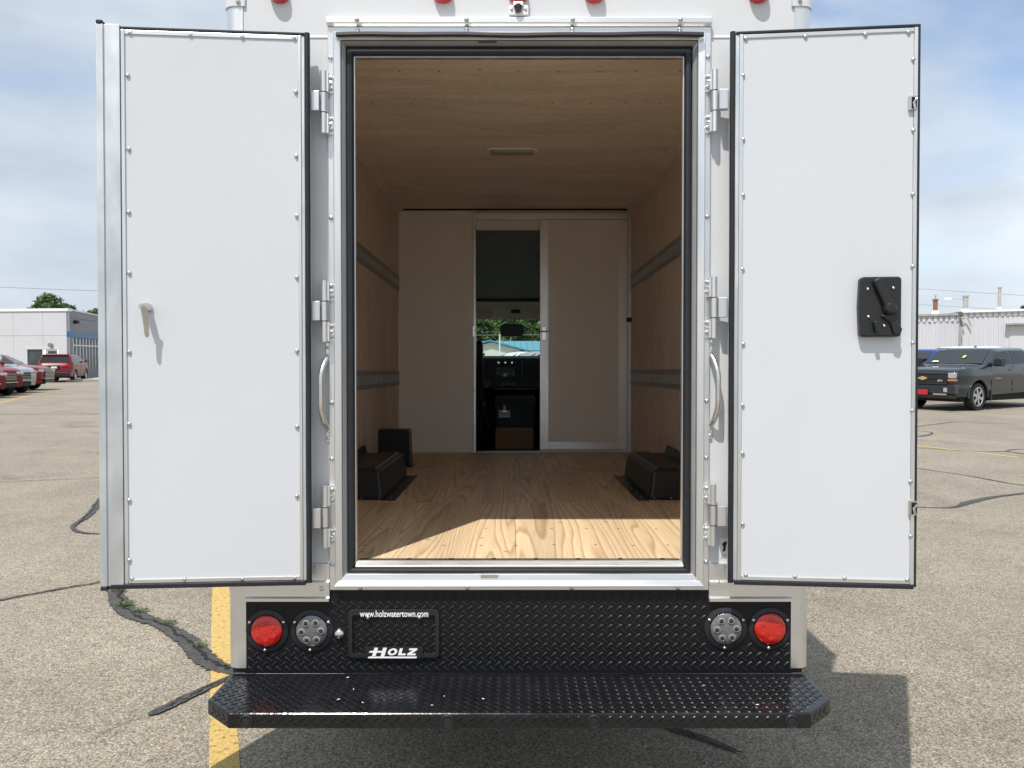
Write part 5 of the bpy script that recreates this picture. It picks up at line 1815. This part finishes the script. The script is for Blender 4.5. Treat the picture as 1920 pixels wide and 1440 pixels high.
# side face
zb1, zb0_ = F2.hit(131, 622)[1], F2.hit(131, 632)[1]
F2.slab('side_panel', 'wall_grey', root, 0.002, F2.L, zb1 + 1.05, ht - .12, -.12, 0)
F2.slab('side_panel', 'wall_grey', root, 0.002, F2.L, zb1 + .002, zb1 + 1.02, -.12, 0)
F2.slab('side_panel', 'wall_grey', root, 0.002, 1.0, 0, zb0_ - .002, -.12, 0)
F2.slab('parapet_cap', 'frame_grey', root, 0.05, F2.L, ht - .118, ht - .02, -.3, .05)
F2.slab('blue_band', 'band_blue', root, .002, F2.L, zb0_, zb1, -.12, .05)
F2.slab('sill_wall', 'wall_grey', root, 1.002, F2.L, 0, .55, -.12, 0)
F2.slab('storefront_pane', 'storefront_glass', root, 1.002, F2.L, .552, zb0_ - .002, -.11, -.06)
for i in range(24):
    uu = 1.0 + i * .92
    F2.slab('mullion', 'frame_grey', root, uu, uu + .10, .56, zb0_ - .003, -.058, .02)
F2.slab('transom', 'frame_grey', root, 1.0, 16, 2.35, 2.45, -.057, .03)
qv = F2.p0 + F2.d * F2.hit(139, 603)[0] + F2.n * .15
MB().box(qv.x - .15, qv.x + .15, qv.y - .2, qv.y + .2, F2.hit(139, 603)[1] - .15, F2.hit(139, 603)[1] + .1).build('wall_lamp', 'black_plastic', root, bevel=.04)
# kerb and strip of grass in front of the side
kerb = MB()
q = G(168, 716)
kerb.prism([(q.x - 1.2, q.y - .5), (q.x + 5, q.y + 4), (q.x + 5, q.y + 20), (q.x - 2.0, q.y + 5)], .0, .14, 'z')
kb = kerb.build('kerb_island', 'concrete')
tag(kb, 'low concrete kerb island beside the dealership side wall', None, None, 'structure')

# ---- corrugated warehouse at the right
root = empty('warehouse', (0, 0, 0))
tag(root, 'long white corrugated metal warehouse with rusty roof stacks at the right', 'building')
A0 = WD(1560, 700, 66); A1 = WD(1812, 700, 60)
F3 = Face((A0.x, A0.y), (A1.x, A1.y))
B0 = WD(1803, 700, 59.4); B1 = WD(2150, 700, 53)
F4 = Face((B0.x, B0.y), (B1.x, B1.y))
h3 = F3.hit(1760, 588.5)[1]
h4 = F4.hit(1860, 581)[1]
def corrugated(F, name, u0, u1, z0, z1, m, pitch=.30, dep=.045):
    mb = MB()
    prof = []
    u = u0
    while u < u1:
        prof += [(u, 0), (u + pitch * .30, 0), (u + pitch * .42, dep), (u + pitch * .80, dep), (u + pitch * .92, 0)]
        u += pitch
    vs = []
    for z in (z0, z1):
        for (uu, o) in prof:
            q = F.p0 + F.d * uu + F.n * o
            vs.append((q.x, q.y, z))
    n = len(prof)
    mb.add(vs, [(i, i + 1, n + i + 1, n + i) for i in range(n - 1)])
    return mb.build(name, m, root)
corrugated(F3, 'siding', 0, F3.L, 0, h3 - .12, 'metal_siding', .32)
corrugated(F4, 'siding', 0, F4.L, 0, h4 - .12, 'metal_siding', .32)
F3.slab('backing_wall', 'wall_white', root, 0, F3.L, 0, h3 - .13, -.3, -.02)
F4.slab('backing_wall', 'wall_white', root, .2, F4.L, 0, h4 - .13, -.3, -.02)
for F, h, off in ((F3, h3, 0), (F4, h4, 0)):
    F.slab('gutter', 'stack_grey' if F is F3 else 'white_trim', root, 0, F.L, h - .16, h, -.3, .22)
    n = int(F.L / .40)
    for i in range(n):
        F.slab('eave_rib', 'metal_siding', root, i * .40 + .08, i * .40 + .30, h - .62 if F is F3 else h - .45, h - .161, .046, .10)
u = F3.hit(1799, 640)[0]
F3.slab('downspout', 'stack_grey', root, u - .05, u + .05, 0, h3 - .1, .05, .16)
MB().add([(A0.x, A0.y + .4, h3 - .05), (A1.x, A1.y + .4, h3 - .05), (A1.x + 2, A1.y + 12, h3 - .02), (A0.x + 2, A0.y + 12, h3 - .02)], [(0, 1, 2, 3)]).build('roof', 'white_trim', root)
MB().add([(B0.x, B0.y + .4, h4 - .05), (B1.x, B1.y + .4, h4 - .05), (B1.x + 2, B1.y + 12, h4 - .02), (B0.x + 2, B0.y + 12, h4 - .02)], [(0, 1, 2, 3)]).build('roof', 'white_trim', root)
# open gable braces near the joint
for (a, b, c, d) in ((1803, 596, 1815, 596), (1803, 596, 1809, 612), (1815, 596, 1822, 612)):
    u0, z0 = F4.hit(a, b); u1, z1 = F4.hit(c, d)
    q0 = F4.p0 + F4.d * u0 + F4.n * .3; q1 = F4.p0 + F4.d * u1 + F4.n * .3
    MB().tube([(q0.x, q0.y, z0), (q1.x, q1.y, z1)], .05, 6).build('pipe_bracket', 'stack_grey', root)
# canopy line on the far right
u0, z0 = F4.hit(1886, 608); u1, z1 = F4.hit(1960, 608)
F4.slab('door_hood', 'stack_grey', root, u0, u1, z0 - .06, z0 + .06, .05, .5)
u2, z2 = F4.hit(1886, 612)
F4.slab('loading_door', 'metal_siding', root, u0 + .3, u1, 0, z0 - .1, .047, .09)
# roof stacks
for (a, yt, yb5, m_, hwp, cap) in ((1753.5, 561, 589, 'rust', 4.0, True), (1810, 554, 586, 'stack_grey', 4.6, False), (1873.5, 538, 582, 'stack_grey', 2.8, False)):
    pb = WD(a, yb5, 63); pt_ = WD(a, yt, 63)
    rr = hwp / FPX * 63
    st_ = MB().lathe([(rr, -.3), (rr, pt_.z - pb.z - .12), (rr * 1.35, pt_.z - pb.z - .10), (rr * 1.35, pt_.z - pb.z)], (pb.x, pb.y, pb.z), 'z', 14).build('roof_stack', m_, root, smooth=True)
    MB().lathe([(rr * 1.7, -.4), (rr * 1.5, .28)], (pb.x, pb.y, pb.z), 'z', 14).build('stack_collar', 'white_trim', st_, smooth=True)
    if cap:
        for s in (-1, 1):
            MB().tube([(pb.x + s * .02, pb.y, pt_.z), (pb.x + s * .03, pb.y, pt_.z + .25), (pb.x + s * .11, pb.y, pt_.z + .42)], .03, 6).build('stack_fork', 'stack_grey', st_)
# yard lamp on a bracket behind the roof
qa = WD(1803, 562, 64); qb = WD(1777, 560, 64)
yl = MB().tube([(qa.x + .3, qa.y, qa.z), (qb.x, qb.y, qb.z + .02)], .03, 6).build('lamp_arm', 'stack_grey', root)
MB().box(qb.x - .25, qb.x + .25, qb.y - .15, qb.y + .15, qb.z - .06, qb.z + .06).build('lamp_head', 'white_trim', yl, bevel=.03)

# ---- blue-roofed building beyond the windshield
root = empty('blue_roof_building', (0, 0, 0))
tag(root, 'long building with a pale blue metal roof and white gable beyond the windshield', 'building')
d5 = 72
def at(px, py, d=d5): return WD(px, py, d)
e0, e1 = at(800, 660), at(1120, 660)
ze = at(960, 657)[2]; zr = at(960, 639.5, d5 + 8)[2]
ro = MB()
ro.add([(e0.x, e0.y, ze), (e1.x, e1.y, ze), (e1.x, e1.y + 8, zr), (e0.x, e0.y + 8, zr), (e0.x, e0.y, ze - .15), (e1.x, e1.y, ze - .15)], [(0, 1, 2, 3), (0, 4, 5, 1)])
ro.build('roof', 'roof_blue', root)
for i in range(28):
    t = i / 27
    x = e0.x + (e1.x - e0.x) * t
    MB().add([(x - .03, e0.y, ze + .01), (x + .03, e0.y, ze + .01), (x + .03, e0.y + 8, zr + .01), (x - .03, e0.y + 8, zr + .01), (x, e0.y, ze + .07), (x, e0.y + 8, zr + .07)], [(0, 4, 5, 3), (4, 1, 2, 5), (0, 1, 4)]).build('roof_seam', 'roof_blue', root)
MB().box(e0.x, e1.x, e0.y + .3, e0.y + 16, 0, ze - .16).build('wall', 'gable_white', root)
# gable wing in front
g0, g1, gpk = at(862, 664, 66), at(985, 664, 66), at(918, 640, 66)
zlow = at(862, 656, 66).z
yy = g0.y
gp5 = [(g0.x, 0), (g1.x, 0), (g1.x, at(0, 660, 66).z), (gpk.x, gpk.z - .1), (g0.x, zlow - .1)]
gw = MB().prism(gp5, yy, yy + 5.5).build('gable_wall', 'gable_white', root)
for (p, q) in (((g0.x - .4, zlow - .15), (gpk.x, gpk.z)), ((gpk.x, gpk.z), (g1.x + .6, at(0, 659, 66).z - .1))):
    MB().add([(p[0], yy - .3, p[1]), (q[0], yy - .3, q[1]), (q[0], yy + 6, q[1]), (p[0], yy + 6, p[1]),
              (p[0], yy - .3, p[1] + .14), (q[0], yy - .3, q[1] + .14), (q[0], yy + 6, q[1] + .14), (p[0], yy + 6, p[1] + .14)],
             [(0, 3, 2, 1), (4, 5, 6, 7), (0, 1, 5, 4), (1, 2, 6, 5), (2, 3, 7, 6), (3, 0, 4, 7)]).build('gable_roof', 'roof_blue', root)

# light pole and wires
pb = at(937, 690, 58)
pole = MB().tube([(pb.x, pb.y, 0), (pb.x, pb.y, at(937, 627, 58).z)], [.07, .05], 8).build('light_pole', 'white_trim')
tag(pole, 'thin pale pole standing in front of the white gable building', 'pole')
def wire(p0, p1, sag, r, label, group):
    pts = []
    for i in range(21):
        t = i / 20
        q = p0.lerp(p1, t)
        q.z -= sag * 4 * t * (1 - t)
        pts.append(q)
    o = MB().tube(pts, r, 5).build('overhead_wire', 'wire')
    tag(o, label, 'wire', group)
wire(at(-400, 520, 70), at(700, 560, 70), .2, .022, 'overhead wire crossing the sky above the dealership', 'overhead wires')
wire(at(1500, 525, 70), at(2300, 572, 70), .2, .016, 'upper overhead wire above the roof stacks of the warehouse', 'overhead wires')
wire(at(1500, 555, 72), at(2300, 600, 72), .2, .014, 'lower overhead wire between the roof stacks of the warehouse', 'overhead wires')
wire(at(600, 629, 60), at(1300, 625, 60), .05, .03, 'pale wire crossing the trees seen through the windshield', 'overhead wires')

# ================================================================== TREES
def tree(loc, h, rx, rz, seed, label, leafmat='leaves', n=5200, leaf=.22, group=None):
    rnd = random.Random(seed)
    root = empty('tree', loc)
    tag(root, label, 'tree', group)
    tb = h - rz * 1.7
    tr = MB()
    pts = [(0, 0, -.1), (.05, .02, tb * .5), (.1, -.05, tb), (.05, .05, h - rz * .6)]
    tr.tube(pts, [h * .032, h * .026, h * .02, h * .006], 9)
    limbs = []
    for i in range(9):
        a = i * 2.4 + rnd.uniform(-.3, .3)
        z0 = tb * .8 + (h - rz - tb * .8) * rnd.uniform(.1, .9)
        e = Vector((cos(a) * rx * rnd.uniform(.55, .85), sin(a) * rx * rnd.uniform(.55, .85), min(h - .5, z0 + rz * rnd.uniform(.3, 1.0))))
        m_ = Vector((e.x * .45, e.y * .45, z0 + (e.z - z0) * .35))
        tr.tube([(0.05, 0, z0), m_, e], [h * .013, h * .009, h * .003], 6)
    tr.build('trunk', 'bark', root, smooth=True)
    cl = []
    cz = h - rz
    for i in range(26):
        a = rnd.uniform(0, 2 * pi); u = rnd.uniform(-.75, .95)
        k = sqrt(max(0, 1 - u * u)) * rnd.uniform(.45, .82)
        cl.append((Vector((cos(a) * k * rx, sin(a) * k * rx, cz + u * rz * .78)), rnd.uniform(.20, .36) * rx))
    cl.append((Vector((0, 0, cz)), .45 * rx))
    mb = MB()
    per = n // len(cl)
    for (c, r_) in cl:
        for _ in range(per):
            d = Vector((rnd.gauss(0, 1), rnd.gauss(0, 1), rnd.gauss(0, 1))).normalized()
            rr = r_ * rnd.uniform(.55, 1.08)
            p = c + Vector((d.x * rr, d.y * rr, d.z * rr * .85))
            nrm = (d + Vector((rnd.gauss(0, .5), rnd.gauss(0, .5), rnd.gauss(0, .5) + .35))).normalized()
            t = nrm.cross(Vector((rnd.gauss(0, 1), rnd.gauss(0, 1), rnd.gauss(0, 1)))).normalized()
            b = nrm.cross(t)
            s = leaf * rnd.uniform(.5, 1.25)
            mb.add([p - t * s, p - b * s * .45, p + t * s, p + b * s * .45], [(0, 1, 2, 3)])
    me = bpy.data.meshes.new('crown')
    me.from_pydata(mb.v, [], mb.f)
    me.materials.append(MATS[leafmat])
    me.update()
    o = bpy.data.objects.new('crown', me)
    COL.objects.link(o)
    o.parent = root
    return root

q = at(106, 690, 78); q.z = 0
tree(q, WD(106, 546, 78).z, 3.0, 3.3, 1, 'round green tree rising behind the dealership roof', n=7000, leaf=.2)
q = at(182, 690, 84); q.z = 0
tree(q, WD(182, 571, 84).z, 1.8, 2.4, 2, 'smaller green tree showing just left of the open door edge', n=3000, leaf=.2)
q = at(1926, 690, 82); q.z = 0
tree(q, WD(1926, 566, 82).z, 1.6, 2.2, 3, 'dark tree tip above the warehouse roof at the right edge', n=2500, leaf=.2)
for i, a in enumerate((850, 890, 925, 962, 1000, 1040, 1075)):
    dd = 100 + (i % 3) * 5
    q = at(a, 690, dd); q.z = 0
    names = ['leftmost', 'second from left', 'third from left', 'middle', 'third from right', 'second from right', 'rightmost']
    tree(q, WD(a, 560 + (i % 2) * 8, dd).z, 3.0, 4.6, 20 + i, '%s of the trees behind the blue-roofed building' % names[i], 'leaves_pale', n=4200, leaf=.30, group='trees behind the blue roof')
